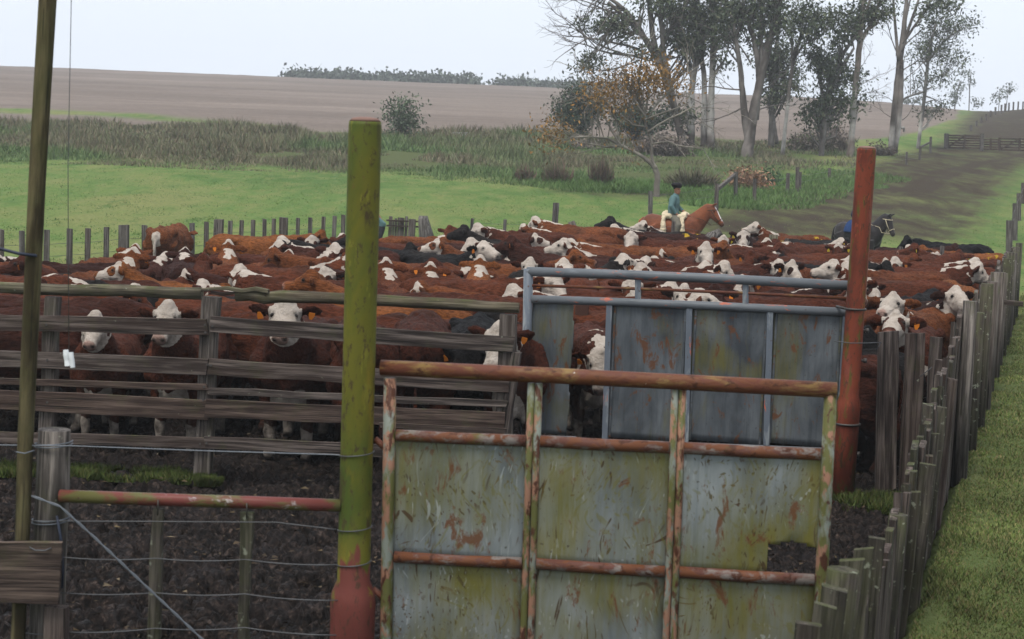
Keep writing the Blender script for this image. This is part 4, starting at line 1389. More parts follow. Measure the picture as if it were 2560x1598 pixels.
def cow_geometry(pose):
    P, yaw, pitch = POSES[pose]
    P = np.array(P)
    a, s, u = head_frame(math.radians(yaw), math.radians(pitch))
    A = Acc()
    X, Yv, Z = np.eye(3)
    body = [(-1.00, 1.06, .05, .06), (-.97, 1.05, .13, .14), (-.90, 1.01, .24, .215), (-.78, .965, .305, .27), (-.58, .92, .355, .30), (-.30, .895, .375, .325), (0, .88, .39, .345), (.25, .88, .385, .335), (.45, .885, .385, .30), (.62, .90, .37, .265), (.76, .925, .31, .215), (.88, .955, .22, .15), (.93, .97, .12, .09)]
    loft(A, [((x, 0, z), Yv, Z, hw, hh, 0.86) for x, z, hh, hw in body], 22)
    # neck
    B0, B1 = np.array([0.58, 0, 0.99]), P - a * 0.03 - u * 0.05
    for_n = []
    for i, t in enumerate(np.linspace(0, 1, 6)):
        c = B0 * (1 - t) ** 2 + 2 * (np.array([0.86, 0, 1.08]) * 0.7 + P * 0.3) * t * (1 - t) + B1 * t * t
        for_n.append(c)
    for_n = np.array(for_n)
    tg = np.gradient(for_n, axis=0)
    rings = []
    for c, d, hw, hh in zip(for_n, tg, (.245, .225, .195, .165, .138, .105), (.34, .31, .265, .22, .18, .13)):
        d = d / np.linalg.norm(d)
        sd = np.cross(Z, d)
        sd /= np.linalg.norm(sd)
        rings.append((c, sd, np.cross(d, sd), hw, hh, 0.95))
    loft(A, rings, 16)
    # dewlap and brisket
    loft(A, [((.55, 0, .60), Yv, Z, .10, .12, 1), ((.72, 0, .62), Yv, Z, .11, .16, 1), ((.84, 0, .72), Yv, Z, .075, .15, 1), ((.92, 0, .86), Yv, Z, .045, .12, 1)], 12)
    # head
    hs_ = 0.93
    hd = [(-.08, .06, .065, -.0), (-.045, .10, .10, -.01), (.02, .122, .122, -.03), (.09, .130, .138, -.05), (.16, .130, .142, -.06), (.22, .112, .130, -.065), (.285, .092, .110, -.065), (.345, .084, .094, -.06), (.40, .090, .088, -.058), (.44, .084, .074, -.056), (.462, .055, .045, -.056)]
    loft(A, [(P + a * t * hs_ + u * o * hs_, s, u, hw * hs_, hh * hs_, 0.88) for t, hw, hh, o in hd], 16)
    # ears: spoon shaped, out and slightly back and down
    ears = {}
    for sg in (-1, 1):
        e0 = P + a * 0.015 + s * sg * 0.098 - u * 0.01
        ed = s * sg * 0.96 - a * 0.22 - u * 0.10
        ed /= np.linalg.norm(ed)
        eu = np.cross(ed, a)
        eu /= np.linalg.norm(eu)
        ew = np.cross(eu, ed)
        loft(A, [(e0 + ed * t, eu, ew, w, h_, 1) for t, w, h_ in ((-.02, .03, .024), (.03, .042, .024), (.10, .076, .026), (.16, .074, .022), (.215, .046, .018), (.245, .016, .014))], 12)
        ears[sg] = (e0 + ed * 0.125 + a * 0.02, ed, eu, ew)
    # legs
    for sg in (-1, 1):
        y = sg * .17
        limb(A, [(.52, y * .9, .80), (.55, y, .62), (.57, y * .95, .40), (.565, y * .93, .35), (.56, y * .93, .16), (.57, y * .93, .10), (.59, y * .93, .0)], [.15, .105, .068, .06, .043, .054, .062])
        y = sg * .19
        limb(A, [(-.68, y * .85, .95), (-.55, y * 1.08, .72), (-.70, y, .52), (-.83, y * .9, .46), (-.80, y * .88, .24), (-.78, y * .88, .12), (-.74, y * .88, .0)], [.21, .165, .10, .07, .048, .056, .064])
    for sg in (-1, 1):
        limb(A, [(-.42, sg * .20, 1.15), (-.55, sg * .255, 1.185), (-.70, sg * .20, 1.13)], [.06, .08, .065])
        limb(A, [(.50, sg * .17, 1.18), (.56, sg * .245, .95), (.60, sg * .22, .75)], [.09, .12, .10])
    limb(A, [(.52, 0, 1.235), (.35, 0, 1.26), (0, 0, 1.225), (-.4, 0, 1.25), (-.7, 0, 1.255), (-.9, 0, 1.20)], [.055, .055, .045, .05, .055, .05])
    # curly poll
    limb(A, [P - a * .05 + u * .06, P + a * .02 + u * .085, P + a * .09 + u * .085], [.05, .062, .03], 8)
    # tail
    limb(A, [(-.93, 0, 1.20), (-1.02, 0, 1.12), (-1.05, .01, .9), (-1.04, .02, .65), (-1.03, .02, .48), (-1.02, .02, .36)], [.045, .034, .028, .024, .045, .02], 8)
    return A, P, a, s, u, ears, for_n


COAT_MESH, COW_INFO = {}, {}


def coat_colors(V, pat, P, a, s, u, neck, ears, seed):
    al, sd, uu_ = (V - P) @ a, (V - P) @ s, (V - P) @ u
    n1 = fbm(V[:, 0] * 9 + seed, V[:, 1] * 9, V[:, 2] * 9, octaves=3, seed=seed) - 0.5
    n2 = fbm(V[:, 0] * 3.2, V[:, 1] * 3.2 + seed, V[:, 2] * 3.2, octaves=3, seed=seed + 5) - 0.5
    head = smooth((al + 0.12 + n1 * .1) / .04) * smooth((0.24 - np.sqrt(sd ** 2 + (uu_ + .05) ** 2)) / .04)
    ear = np.zeros(len(V))
    for sg in (-1, 1):
        e0, ed, eu, ew = ears[sg]
        t = (V - (e0 - ed * 0.125)) @ ed
        ear = np.maximum(ear, smooth((t - .035) / .02) * (np.linalg.norm(V - e0, axis=1) < .18))
    # distance to the neck line, and whether above or below it
    dn, top = np.full(len(V), 9.0), np.zeros(len(V))
    for i in range(len(neck) - 1):
        p0, d = neck[i], neck[i + 1] - neck[i]
        t = np.clip(((V - p0) @ d) / (d @ d), 0, 1)
        q = p0 + t[:, None] * d
        dist = np.linalg.norm(V - q, axis=1)
        c = dist < dn
        dn[c] = dist[c]
        sdv = np.cross(np.array([0, 0, 1.0]), d)
        upv = np.cross(d, sdv)
        upv /= np.linalg.norm(upv)
        top[c] = ((V - q) @ upv)[c]
    lat = np.sqrt(np.maximum(dn ** 2 - top ** 2, 0))
    on_neck = smooth((V[:, 0] - .42 + n2 * .2) / .06) * smooth((.36 - dn) / .03) * (1 - smooth((al + .1) / .05))
    crest = on_neck * smooth((top - .09) / .03) * smooth((.08 + n1 * .2 + n2 * .14 - lat) / .02)
    throat = on_neck * smooth((-top - .07 + n2 * .2) / .03)
    brisk = smooth((V[:, 0] - .50) / .08) * smooth((.74 + n2 * .5 - V[:, 2]) / .03) * smooth((V[:, 2] - .44) / .03) * smooth((.17 - np.abs(V[:, 1])) / .03)
    belly = smooth((.575 + n2 * .25 - V[:, 2]) / .03) * smooth((.5 - np.abs(V[:, 0] + .05)) / .1) * (V[:, 2] > .4)
    sock = smooth((.33 + n2 * .25 - V[:, 2]) / .03)
    switch = (V[:, 0] < -.97) * (V[:, 2] < .58)
    white = np.zeros(len(V))
    if pat in ('hereford', 'mottled', 'baldy'):
        white = head * (1 - ear)
        if pat == 'mottled':
            eyes = smooth((.075 - np.sqrt((al - .15) ** 2 + (np.abs(sd) - .10) ** 2 + (uu_ - .02) ** 2 * .5)) / .02)
            nose = smooth((.10 - np.sqrt((al - .42) ** 2 + (uu_ - .0) ** 2 + sd ** 2)) / .02)
            poll = smooth((-.0 - al + n1 * .1) / .03)
            white = white * (1 - np.clip(eyes + nose * (n2 > -.05) + poll * .9, 0, 1))
    if pat == 'hereford':
        white = np.maximum.reduce([white, crest, throat, brisk, belly, sock, switch * 1.0])
    elif pat == 'mottled':
        white = np.maximum.reduce([white, throat * .9, brisk, belly, sock * .9])
    elif pat == 'baldy':
        white = np.maximum.reduce([white, belly * .6])
    elif pat == 'capped':                                  # brown, only poll and crest pale
        white = np.maximum(head * smooth((.09 - np.abs(al - .01)) / .03) * smooth((uu_ - .02) / .03) * (1 - ear), crest * .9)
        white = np.maximum(white, np.maximum(brisk, sock))
    elif pat == 'striped_rump':
        white = np.maximum.reduce([head * (1 - ear), smooth((-V[:, 0] - .95) / .02) * smooth((.09 + n1 * .05 - np.abs(V[:, 1])) / .02), sock, belly])
    hoof = smooth((.075 - V[:, 2]) / .02)
    nost = np.zeros(len(V))
    for sg in (-1, 1):
        nost = np.maximum(nost, smooth((.032 - np.linalg.norm(np.stack([al - .425, sd - sg * .042, uu_ + .035], 1), axis=1)) / .012))
        nost = np.maximum(nost, .75 * smooth((.045 - np.linalg.norm(np.stack([al - .125, sd - sg * .105, uu_ - .012], 1), axis=1)) / .015))
    nost = np.maximum(nost, smooth((.010 - np.abs(uu_ + .098 - .02 * np.abs(sd))) / .006) * smooth((al - .30) / .03) * head * .7)      # mouth line
    pink = smooth((al - .385 + n1 * .06) / .03) * head * .75
    inner = np.zeros(len(V))
    mudd = np.maximum(smooth((.55 + n2 * .5 - V[:, 2]) / .3) * .95, smooth((n2 - .12) / .1) * .35 * (1 - head))
    return np.stack([white, np.maximum(hoof, nost), mudd, pink], 1), pink


def coat_mat(name, stops, dark):
    mt, nt, bs = new_mat(name)
    at = nd(nt, 'ShaderNodeAttribute', attribute_name='coat')
    sp = nd(nt, 'ShaderNodeSeparateColor', {0: at.outputs['Color']})
    v, rnd = obj_vec(nt)
    tc = nt.nodes.new('ShaderNodeTexCoord')
    oi2 = nt.nodes.new('ShaderNodeObjectInfo')
    tone = nd(nt, 'ShaderNodeSeparateColor', {0: oi2.outputs['Color']}).outputs[0]
    base = ramp(nt, tone, stops)
    hair = noise(nt, mapping(nt, v, (16, 42, 42), (0, 0.6, 0)), 1.0, 5, 0.7)
    base = mix(nt, 1.0, base, ramp(nt, hair, [(0.32, 0.4), (0.68, 1.6)]), 'MULTIPLY')
    base = mix(nt, 1.0, base, ramp(nt, noise(nt, v, 2.3, 3), [(0.3, 0.72), (0.7, 1.28)]), 'MULTIPLY')
    wf_ = mth(nt, 'ADD', sp.outputs[0], mth(nt, 'MULTIPLY', mth(nt, 'SUBTRACT', noise(nt, v, 26, 4, 0.7), 0.5), 0.7))
    wk = ramp(nt, wf_, [(0.42, 0.0), (0.58, 1.0)])
    wc = mix(nt, noise(nt, v, 11, 4, 0.7), (0.235, 0.185, 0.14), (0.56, 0.50, 0.44))
    col = mix(nt, wk, base, wc)
    col = mix(nt, mth(nt, 'MULTIPLY', at.outputs['Alpha'], 1.0), col, (0.30, 0.17, 0.135) if 'brown' in name else (0.02, 0.018, 0.018))
    col = mix(nt, mth(nt, 'MULTIPLY', sp.outputs[2], ramp(nt, noise(nt, v, 7, 4), [(0.35, 0.25), (0.65, 1.0)])), col, (0.030, 0.023, 0.018))
    col = mix(nt, mth(nt, 'MULTIPLY', sp.outputs[1], 0.92), col, (0.02, 0.016, 0.014))
    nt.links.new(col, bs.inputs['Base Color'])
    bs.inputs['Roughness'].default_value = 0.7
    bs.inputs['Sheen Weight'].default_value = 0.0
    bs.inputs['Specular IOR Level'].default_value = 0.07
    bump(nt, bs, hair, 1.0, 0.04)
    return mt


M['coat_brown'] = coat_mat('brown_coat', [(0.0, (0.024, 0.0078, 0.0048)), (0.25, (0.041, 0.0118, 0.0062)), (0.55, (0.068, 0.0190, 0.0082)), (0.8, (0.100, 0.0305, 0.0105)), (1.0, (0.14, 0.047, 0.0135))], 0)
M['coat_black'] = coat_mat('black_coat', [(0.0, (0.005, 0.005, 0.0055)), (1.0, (0.012, 0.010, 0.009))], 0)
M['tag_orange'] = plain_mat('orange_tag', (0.55, 0.17, 0.02), 0.5, 0.1)
M['tag_yellow'] = plain_mat('yellow_tag', (0.62, 0.46, 0.03), 0.5, 0.1)
M['eye'] = plain_mat('eye', (0.012, 0.009, 0.008), 0.15, 0.1)
M['marker'] = plain_mat('yellow_marker', (0.26, 0.165, 0.01), 0.8, 0.3, 30)

# small shared meshes
A = Acc()
A.add([(-.012, 0, .03), (.012, 0, .03), (.028, 0, -.012), (.026, 0, -.04), (-.026, 0, -.04), (-.028, 0, -.012), (-.012, .004, .03), (.012, .004, .03), (.028, .004, -.012), (.026, .004, -.04), (-.026, .004, -.04), (-.028, .004, -.012)],
      [(0, 1, 2, 3, 4, 5), (11, 10, 9, 8, 7, 6)] + [(i, (i + 1) % 6, (i + 1) % 6 + 6, i + 6) for i in range(6)])
TAG = {}
for kname in ('tag_orange', 'tag_yellow'):
    me = bpy.data.meshes.new('ear_tag')
    me.from_pydata(A.V[0].tolist(), [], A.F)
    me.materials.append(M[kname])
    TAG[kname] = me
A = Acc()
loft(A, [((0, 0, z), np.array([1, 0, 0]), np.array([0, 1, 0]), r_, r_, 1) for z, r_ in ((-.02, .004), (-.014, .014), (0, .02), (.014, .014), (.02, .004))], 10)
EYE_ME = bpy.data.meshes.new('eye')
EYE_ME.from_pydata(A.V[0].tolist(), [], A.F)
shade(EYE_ME)
EYE_ME.materials.append(M['eye'])

GEO = {}
for pose in POSES:
    A, P, a, s, u, ears, neck = cow_geometry(pose)
    GEO[pose] = (fuse('cow', A, 0.026, 3), P, a, s, u, ears, neck)
    POLL = P


def cow_mesh(pose, pat):
    key = (pose, pat)
    if key not in COAT_MESH:
        src, P, a, s, u, ears, neck = GEO[pose]
        me = src.copy()
        V = verts(me)
        N = np.zeros(len(V) * 3, np.float32)
        me.vertices.foreach_get('normal', N)
        fz = 0.034 * (fbm(V[:, 0] * 24, V[:, 1] * 24, V[:, 2] * 24, octaves=2, seed=7) - 0.5) + 0.05 * (fbm(V[:, 0] * 5, V[:, 1] * 5, V[:, 2] * 5, octaves=2, seed=8 + len(COAT_MESH)) - 0.5)
        me.vertices.foreach_set('co', (V + N.reshape(-1, 3) * fz[:, None]).astype(np.float32).ravel())
        me.update()
        C, pink = coat_colors(V, pat, P, a, s, u, neck, ears, 3 + len(COAT_MESH))
        point_colors(me, 'coat', C)
        me.materials.append(M['coat_black' if pat in ('black', 'baldy') else 'coat_brown'])
        me.name = 'cow'
        COAT_MESH[key] = me
    return COAT_MESH[key]


# the herd, as read off the photograph: where, (h)ead or (b)ack seen, heading (0 = to the right, 90 = away), coat, head carriage
Hf, Mo, Ba, Br, Bl, Cp = 'hereford', 'mottled', 'baldy', 'plain', 'black', 'capped'
SEEN = [
 ('b', 20, 679, 180, Hf, 'level'), ('b', 225, 691, 178, Br, 'low'), ('b', 175, 679, 172, Ba, 'level'), ('h', 304, 664, 182, Hf, 'raised'), ('h', 323, 640, 75, Cp, 'raised'),
 ('h', 372, 634, 82, Cp, 'level'), ('h', 415, 640, 100, Cp, 'level'), ('h', 470, 640, 85, Hf, 'level'), ('h', 405, 680, 176, Hf, 'level'), ('h', 520, 692, 150, Hf, 'level'),
 ('h', 582, 648, 90, Br, 'raised'), ('h', 600, 618, 95, Cp, 'raised'), ('h', 687, 610, 182, Ba, 'level'), ('h', 769, 607, 268, Hf, 'level'), ('h', 821, 604, 10, Br, 'level'),
 ('b', 780, 620, 2, Br, 'level'), ('h', 689, 628, 200, Cp, 'level'), ('b', 655, 648, 4, Br, 'low'), ('h', 755, 642, 80, Cp, 'level'), ('h', 844, 634, 62, Hf, 'raised'),
 ('b', 800, 668, 178, Br, 'level'), ('b', 660, 690, 3, Br, 'low'), ('h', 581, 694, 272, Hf, 'level'), ('h', 833, 704, 250, Hf, 'level'), ('b', 715, 711, 181, Br, 'low'),
 ('b', 984, 602, 175, Br, 'low'), ('b', 1000, 619, 182, Bl, 'low'), ('b', 1000, 634, 10, Br, 'low'), ('h', 1078, 614, 188, Mo, 'raised'), ('h', 1148, 618, 205, Hf, 'level'),
 ('h', 1182, 614, 30, Hf, 'low'), ('h', 1212, 634, 318, Ba, 'raised'), ('b', 1045, 652, 178, Br, 'low'), ('h', 1103, 656, 350, Bl, 'level'), ('h', 1006, 671, 100, Cp, 'raised'),
 ('h', 1143, 669, 92, Cp, 'raised'), ('h', 1239, 673, 86, Cp, 'raised'), ('h', 1058, 686, 130, Hf, 'level'), ('h', 1063, 714, 172, Hf, 'level'), ('b', 1200, 720, 2, Br, 'low'),
 ('h', 1247, 622, 165, Br, 'raised'), ('h', 1306, 622, 82, Hf, 'raised'), ('h', 1338, 652, 270, Hf, 'alert'), ('h', 1370, 605, 3, Hf, 'raised'), ('h', 1390, 630, 168, Hf, 'raised'),
 ('h', 1432, 608, 182, Br, 'level'), ('b', 1275, 664, 355, Br, 'low'), ('h', 1281, 742, 200, Hf, 'level'),
 ('b', 1670, 594, 181, Hf, 'level'), ('b', 1720, 583, 180, Hf, 'raised'), ('h', 1809, 602, 278, Hf, 'level'), ('h', 1843, 598, 262, Hf, 'level'), ('b', 1890, 596, 176, Br, 'level'),
 ('b', 1985, 588, 180, Hf, 'raised'), ('b', 2035, 601, 3, Bl, 'low'), ('h', 2089, 598, 184, Hf, 'raised'), ('b', 2030, 623, 178, Bl, 'low'), ('h', 1938, 620, 105, Cp, 'raised'),
 ('b', 2005, 638, 358, Br, 'low'), ('h', 2120, 641, 182, Hf, 'raised'), ('h', 1769, 643, 272, Hf, 'alert'), ('h', 1825, 640, 18, Br, 'level'), ('h', 1912, 644, 195, Bl, 'level'),
 ('b', 1560, 624, 176, Br, 'low'), ('b', 1555, 640, 4, Bl, 'low'), ('h', 1597, 654, 184, Hf, 'level'), ('h', 1632, 632, 165, Hf, 'level'), ('h', 1697, 632, 12, Br, 'level'),
 ('b', 1715, 656, 175, Br, 'low'), ('b', 1825, 673, 2, Br, 'low'), ('b', 1925, 672, 28, Br, 'low'), ('h', 1997, 672, 292, Hf, 'alert'), ('h', 2105, 690, 205, Hf, 'level'),
 ('b', 1670, 668, 181, Hf, 'low'), ('h', 1682, 730, 270, Hf, 'alert'), ('h', 1798, 735, 245, Hf, 'level'), ('h', 1828, 730, 232, Hf, 'level'), ('h', 1933, 727, 250, Bl, 'level'),
 ('h', 2039, 746, 262, Hf, 'level'), ('h', 2073, 748, 245, Hf, 'level'), ('b', 1900, 762, 3, Br, 'low'), ('h', 1523, 736, 275, Hf, 'level'), ('b', 1560, 710, 180, Br, 'low'),
 ('b', 1738, 709, 357, Br, 'low'), ('h', 1825, 690, 100, Hf, 'level'), ('h', 1445, 690, 95, Hf, 'level'), ('h', 1500, 700, 200, Hf, 'level'), ('b', 1420, 735, 2, Br, 'low'),
 ('b', 2390, 620, 180, Bl, 'low'), ('h', 2286, 612, 186, Bl, 'level'), ('b', 2285, 628, 4, Br, 'level'), ('h', 2190, 658, 178, Hf, 'level'), ('b', 2290, 650, 2, Br, 'low'),
 ('b', 2305, 665, 3, Hf, 'level'), ('h', 2231, 686, 330, Bl, 'level'), ('b', 2350, 687, 8, Hf, 'level'), 
 ('b', 2265, 712, 178, Br, 'low'), 
 ('b', 2237, 746, 178, Br, 'low'),
]
# those pressed up behind the board fence and the blue gate: (photo x, depth, heading, coat, carriage)
CLOSE = [(272, 18.4, 274, Hf, 'alert'), (478, 18.2, 267, Hf, 'alert'), (752, 18.15, 270, Hf, 'alert'), (160, 19.6, 2, Br, 'low'), (400, 19.9, 182, Br, 'low'), (640, 19.7, 4, Br, 'low'), (885, 19.0, 178, Br, 'low'),
 (1010, 18.2, 100, Br, 'low'), (1172, 18.7, 268, Bl, 'low'), (1240, 18.2, 255, Hf, 'level'), (1110, 18.4, 92, Br, 'low'), (1492, 19.3, 272, Hf, 'low'), (40, 18.6, 200, Hf, 'level'), (620, 21.4, 176, Br, 'low'), (300, 21.6, 5, Bl, 'low'), (900, 21.2, 2, Br, 'low'),
 (1120, 21.0, 185, Br, 'low'), (1640, 19.6, 180, Br, 'low'), (1850, 19.4, 5, Br, 'low'), (2030, 19.0, 178, Bl, 'low'), (560, 23.0, 182, Bl, 'low'), (1000, 23.2, 178, Br, 'low'), (1330, 22.4, 3, Br, 'low')]

# the knot of faces in the corner by the plank fence: (x, y, heading, coat, carriage)
CORNER = [(4.9, 20.3, 248, Mo, 'raised'), (3.95, 20.2, 274, Bl, 'level'), (5.45, 22.4, 240, Hf, 'raised'), (5.75, 24.1, 286, Hf, 'raised'), (5.2, 25.9, 272, Mo, 'alert'), (4.3, 23.2, 178, Br, 'low'), (6.5, 26.6, 100, Br, 'low'), (7.0, 28.4, 66, Bl, 'low'), (8.0, 30.2, 92, Br, 'low')]
cows = []                                                 # x, y, heading, coat, pose, fixed
for (kind, px, py, hd, pat, pose) in SEEN:
    hr = math.radians(hd)
    P = np.array(POSES[pose][0])
    zz = (P[2] - 0.03) * 1.06 if kind == 'h' else 1.35
    d = 30.0
    for _ in range(12):                                   # depth at which this height is seen there
        r_ = ray(px, py)
        gz = T(r_[0] * d, d)
        d = 0.5 * d + 0.5 * (EYE[2] - zz - gz) / -r_[2]
        d = min(max(d, 18), 49)
    x, y = ray(px, py)[0] * d, d
    if kind == 'h':
        k = (P[0] + 0.18) * 1.06
        x, y = x - math.cos(hr) * k, y - math.sin(hr) * k
    n_ = len(cows)
    if kind == 'b' and pose == 'low' and n_ % 5 != 0:      # most of them carry their heads up
        pose = ('level', 'raised', 'left', 'level', 'right')[n_ % 5]
        pat = pat if pat == Bl or n_ % 3 else Hf
    if pat == Hf and kind == 'h' and n_ % 5 in (1, 3):
        pat = Cp if 40 < hd < 140 else Mo
    cows.append([x, y, hr + (0 if kind == 'h' else ((n_ * 37) % 29 - 14) * 0.018), pat, pose, 1])
for (px, d, hd, pat, pose) in CLOSE:
    hr = math.radians(hd)
    cows.append([ray(px, 800)[0] * d, d, hr, pat, pose, 2 if pose == 'alert' else 1])

for (x, y, hd, pat, pose) in CORNER:
    cows.append([x, y, math.radians(hd), pat, pose, 2])
rc = random.Random(21)
PEN = [(-6.5, 17.6), (0.2, 17.4), (1.2, 18.6), (3.6, 18.0), (float(fence_x(18)) - .45, 18.0), (float(fence_x(39)) - .5, 39), (13.2, 45), (2.6, 41), (-2.5, 37.5), (-5.0, 32.0), (-6.6, 27.0), (-8.0, 24.0), (-7.6, 19)]


def in_pen(x, y):
    return bool(inside(PEN, np.array([x]), np.array([y]))[0])


def discs(c):
    return [(c[0] + math.cos(c[2]) * t, c[1] + math.sin(c[2]) * t) for t in (-0.62, 0.0, 0.62)]


def clear(c, rad):
    for o in cows:
        if abs(o[0] - c[0]) > 2.2 or abs(o[1] - c[1]) > 2.2:
            continue
        for p in discs(o):
            for q in discs(c):
                if (p[0] - q[0]) ** 2 + (p[1] - q[1]) ** 2 < rad * rad:
                    return False
    return True


for _ in range(9000):
    y = rc.uniform(17.8, 43)
    x = rc.uniform(-0.33 * y, 0.33 * y)
    if not in_pen(x, y):
        continue
    c = [x, y, math.radians(rc.choice([0, 180, 0, 180, 90, 270, 20, 160, 200, 340]) + rc.uniform(-14, 14)), rc.choice([Hf, Hf, Hf, Br, Br, Br, Br, Br, Cp, Cp, Cp, Cp, Mo, Mo, Bl, Ba]), rc.choice(['level', 'level', 'low', 'raised', 'left', 'right']), 0]
    if clear(c, 0.66):
        cows.append(c)
# let them shuffle apart
XY = np.array([[c[0], c[1]] for c in cows])
HD = np.array([c[2] for c in cows])
DIR = np.stack([np.cos(HD), np.sin(HD)], 1)
MOB = np.array([[(1.0, 0.45, 0.04)[c[5]]] for c in cows])
for it in range(70):
    D3 = np.stack([XY + DIR * t for t in (-0.64, -0.05, 0.54)], 1)
    push = np.zeros_like(XY)
    for i in range(3):
        for j in range(3):
            dv = D3[:, None, i] - D3[None, :, j]
            ds = np.linalg.norm(dv, axis=2) + 1e-6
            np.fill_diagonal(ds, 9)
            ov = np.maximum(0, 0.66 - ds)
            push += (dv / ds[..., None] * ov[..., None]).sum(1) * 0.22
    XY += np.clip(push, -0.12, 0.12) * MOB
    lim = fence_x(XY[:, 1]) - 0.42 - np.where(DIR[:, 0] > 0, DIR[:, 0] * 1.3, -DIR[:, 0] * 0.75)
    XY[:, 0] = np.where((XY[:, 1] < 42) & (XY[:, 0] > lim), lim, XY[:, 0])
    front = np.where(XY[:, 0] < 0.3, 16.75, 17.75) + np.abs(DIR[:, 1]) * np.where(DIR[:, 1] < 0, 1.35, 1.0) + 0.36 * (1 - np.abs(DIR[:, 1]))
    XY[:, 1] = np.maximum(XY[:, 1], front)

o_cols = {Hf: 'brown', Mo: 'brown', Cp: 'brown', Br: 'brown', Ba: 'black', Bl: 'black'}
face_w = {Hf: 'white-faced brown', Mo: 'brown with a patched white face', Cp: 'brown with a pale poll', Br: 'plain brown', Ba: 'white-faced black', Bl: 'all-black', 'striped_rump': 'rust-brown'}


def place_cow(i, x, y, hd, pat, pose, scale, tagged):
    o = bpy.data.objects.new('cow', cow_mesh(pose, pat))
    COL.objects.link(o)
    o.location = (x, y, T(x, y) + 0.01)
    o.rotation_euler = (0, 0, hd)
    o.scale = (scale, scale * rc.uniform(0.95, 1.06), scale * rc.uniform(0.96, 1.04))
    tn = min(1, max(0, rc.gauss(0.5, 0.36))) if y > 21 else rc.uniform(0.12, 0.6)  # rows nearest the fence get darker coats, imitating the shade there
    o.color = (tn, tn, tn, 1)
    src, P, a, s, u, ears, neck = GEO[pose]
    if tagged:
        for sg in ((-1, 1) if tagged == 2 else (rc.choice((-1, 1)),)):
            e0, ed, eu, ew = ears[sg]
            t = bpy.data.objects.new('ear_tag', TAG['tag_yellow' if y > 38 else 'tag_orange'])
            COL.objects.link(t)
            t.parent = o
            nrm = (a * 0.8 + ew * 0.2)
            side = 1 if rc.random() < 0.5 else -1
            Mx = Matrix(((ed[0], nrm[0], 0), (ed[1], nrm[1], 0), (ed[2], nrm[2], 1))).to_4x4()
            p = e0 + a * (0.012 if side > 0 else -0.045) + np.array([0, 0, -0.035])
            t.matrix_local = Matrix.Translation(Vector(p)) @ Mx.to_quaternion().to_matrix().to_4x4() @ Matrix.Scale(0.95, 4)
    if y < 36:
        for sg in (-1, 1):
            e = bpy.data.objects.new('eye', EYE_ME)
            COL.objects.link(e)
            e.parent = o
            e.location = Vector(P + a * 0.125 + s * sg * 0.098 + u * 0.012)
    return o


def paint_marks(o):
    """sprayed yellow stripe on the rump"""
    r2 = np.random.default_rng(int(o.location.x * 100) % 997 + 1)
    V = verts(o.data)
    N = np.zeros(len(V) * 3, np.float32)
    o.data.vertices.foreach_get('normal', N)
    N = N.reshape(-1, 3)
    k = fbm(V[:, 0] * 8 + r2.uniform(0, 9), V[:, 1] * 8, V[:, 2] * 8, octaves=3, seed=3)
    sel = (V[:, 0] < -.35) & (V[:, 0] > -.85) & (V[:, 2] > 1.02) & (k > .60)
    pol = [tuple(p.vertices) for p in o.data.polygons if all(sel[v] for v in p.vertices)]
    if len(pol) < 3:
        return
    used = sorted(set(v for p in pol for v in p))
    mp = {v: i for i, v in enumerate(used)}
    me = bpy.data.meshes.new('paint_mark')
    me.from_pydata([tuple(V[v] + N[v] * 0.006) for v in used], [], [tuple(mp[v] for v in p) for p in pol])
    me.materials.append(M['marker'])
    pm = bpy.data.objects.new('paint_mark', me)
    COL.objects.link(pm)
    pm.parent = o


herd = []
for i, c in enumerate(cows):
    x, y = XY[i]
    if not c[5] and not in_pen(x, y):
        continue
    if abs(x / y) > 0.345:
        continue
    o = place_cow(i, x, y, c[2], c[3], c[4], rc.uniform(0.97, 1.14), rc.choice((0, 1, 1, 1, 2)) if c[3] != Bl else rc.choice((0, 1)))
    herd.append((o, x, y, c[2], c[3], c[4]))
    if y > 39.5 and c[3] in (Hf, Br) and rc.random() < 0.5:
        paint_marks(o)
x, y = W(423, 620, 37.5)[:2]
o = place_cow(-1, x, y, math.radians(86), 'striped_rump', 'low', 1.06, 0)
o.color = (0.85, 0.85, 0.85, 1)
tag(o, 'rust-brown cow seen from behind beyond the pickets, white stripe down its rump', 'cow')

# each cow gets a label of its own: look, facing, and its place in its row
def facing(h):
    d = math.degrees(h) % 360
    return 'facing right' if d < 45 or d > 315 else 'seen from behind' if d < 135 else 'facing left' if d < 225 else 'facing the camera'


ords = 'leftmost second third fourth fifth sixth seventh eighth ninth tenth eleventh twelfth thirteenth fourteenth fifteenth sixteenth seventeenth eighteenth nineteenth twentieth'.split()
bands = [(0, 19.2, 'front row behind the fence'), (19.2, 21.5, 'second row'), (21.5, 24, 'third row'), (24, 26.5, 'fourth row'), (26.5, 29, 'fifth row'), (29, 32, 'sixth row'), (32, 35, 'seventh row'), (35, 38.5, 'third row from the back'), (38.5, 42, 'second row from the back'), (42, 90, 'rearmost row')]
for lo_, hi_, bn in bands:
    row = [h for h in herd if lo_ <= h[2] < hi_]
    row.sort(key=lambda h: h[1] / h[2])
    cnt = {}
    for h in row:
        key = (h[4], facing(h[3]))
        cnt.setdefault(key, []).append(h)
    for (pat, fc), L in cnt.items():
        for k, h in enumerate(L):
            base = '%s cow %s, %s' % (face_w[pat], fc, bn)
            if len(L) > 1:
                w_ = 'leftmost' if k == 0 else 'rightmost' if k == len(L) - 1 else ords[min(k, 19)] + ' from left'
                base += ', %s' % w_
            tag(h[0], base, 'cow', 'cattle penned in the yard')

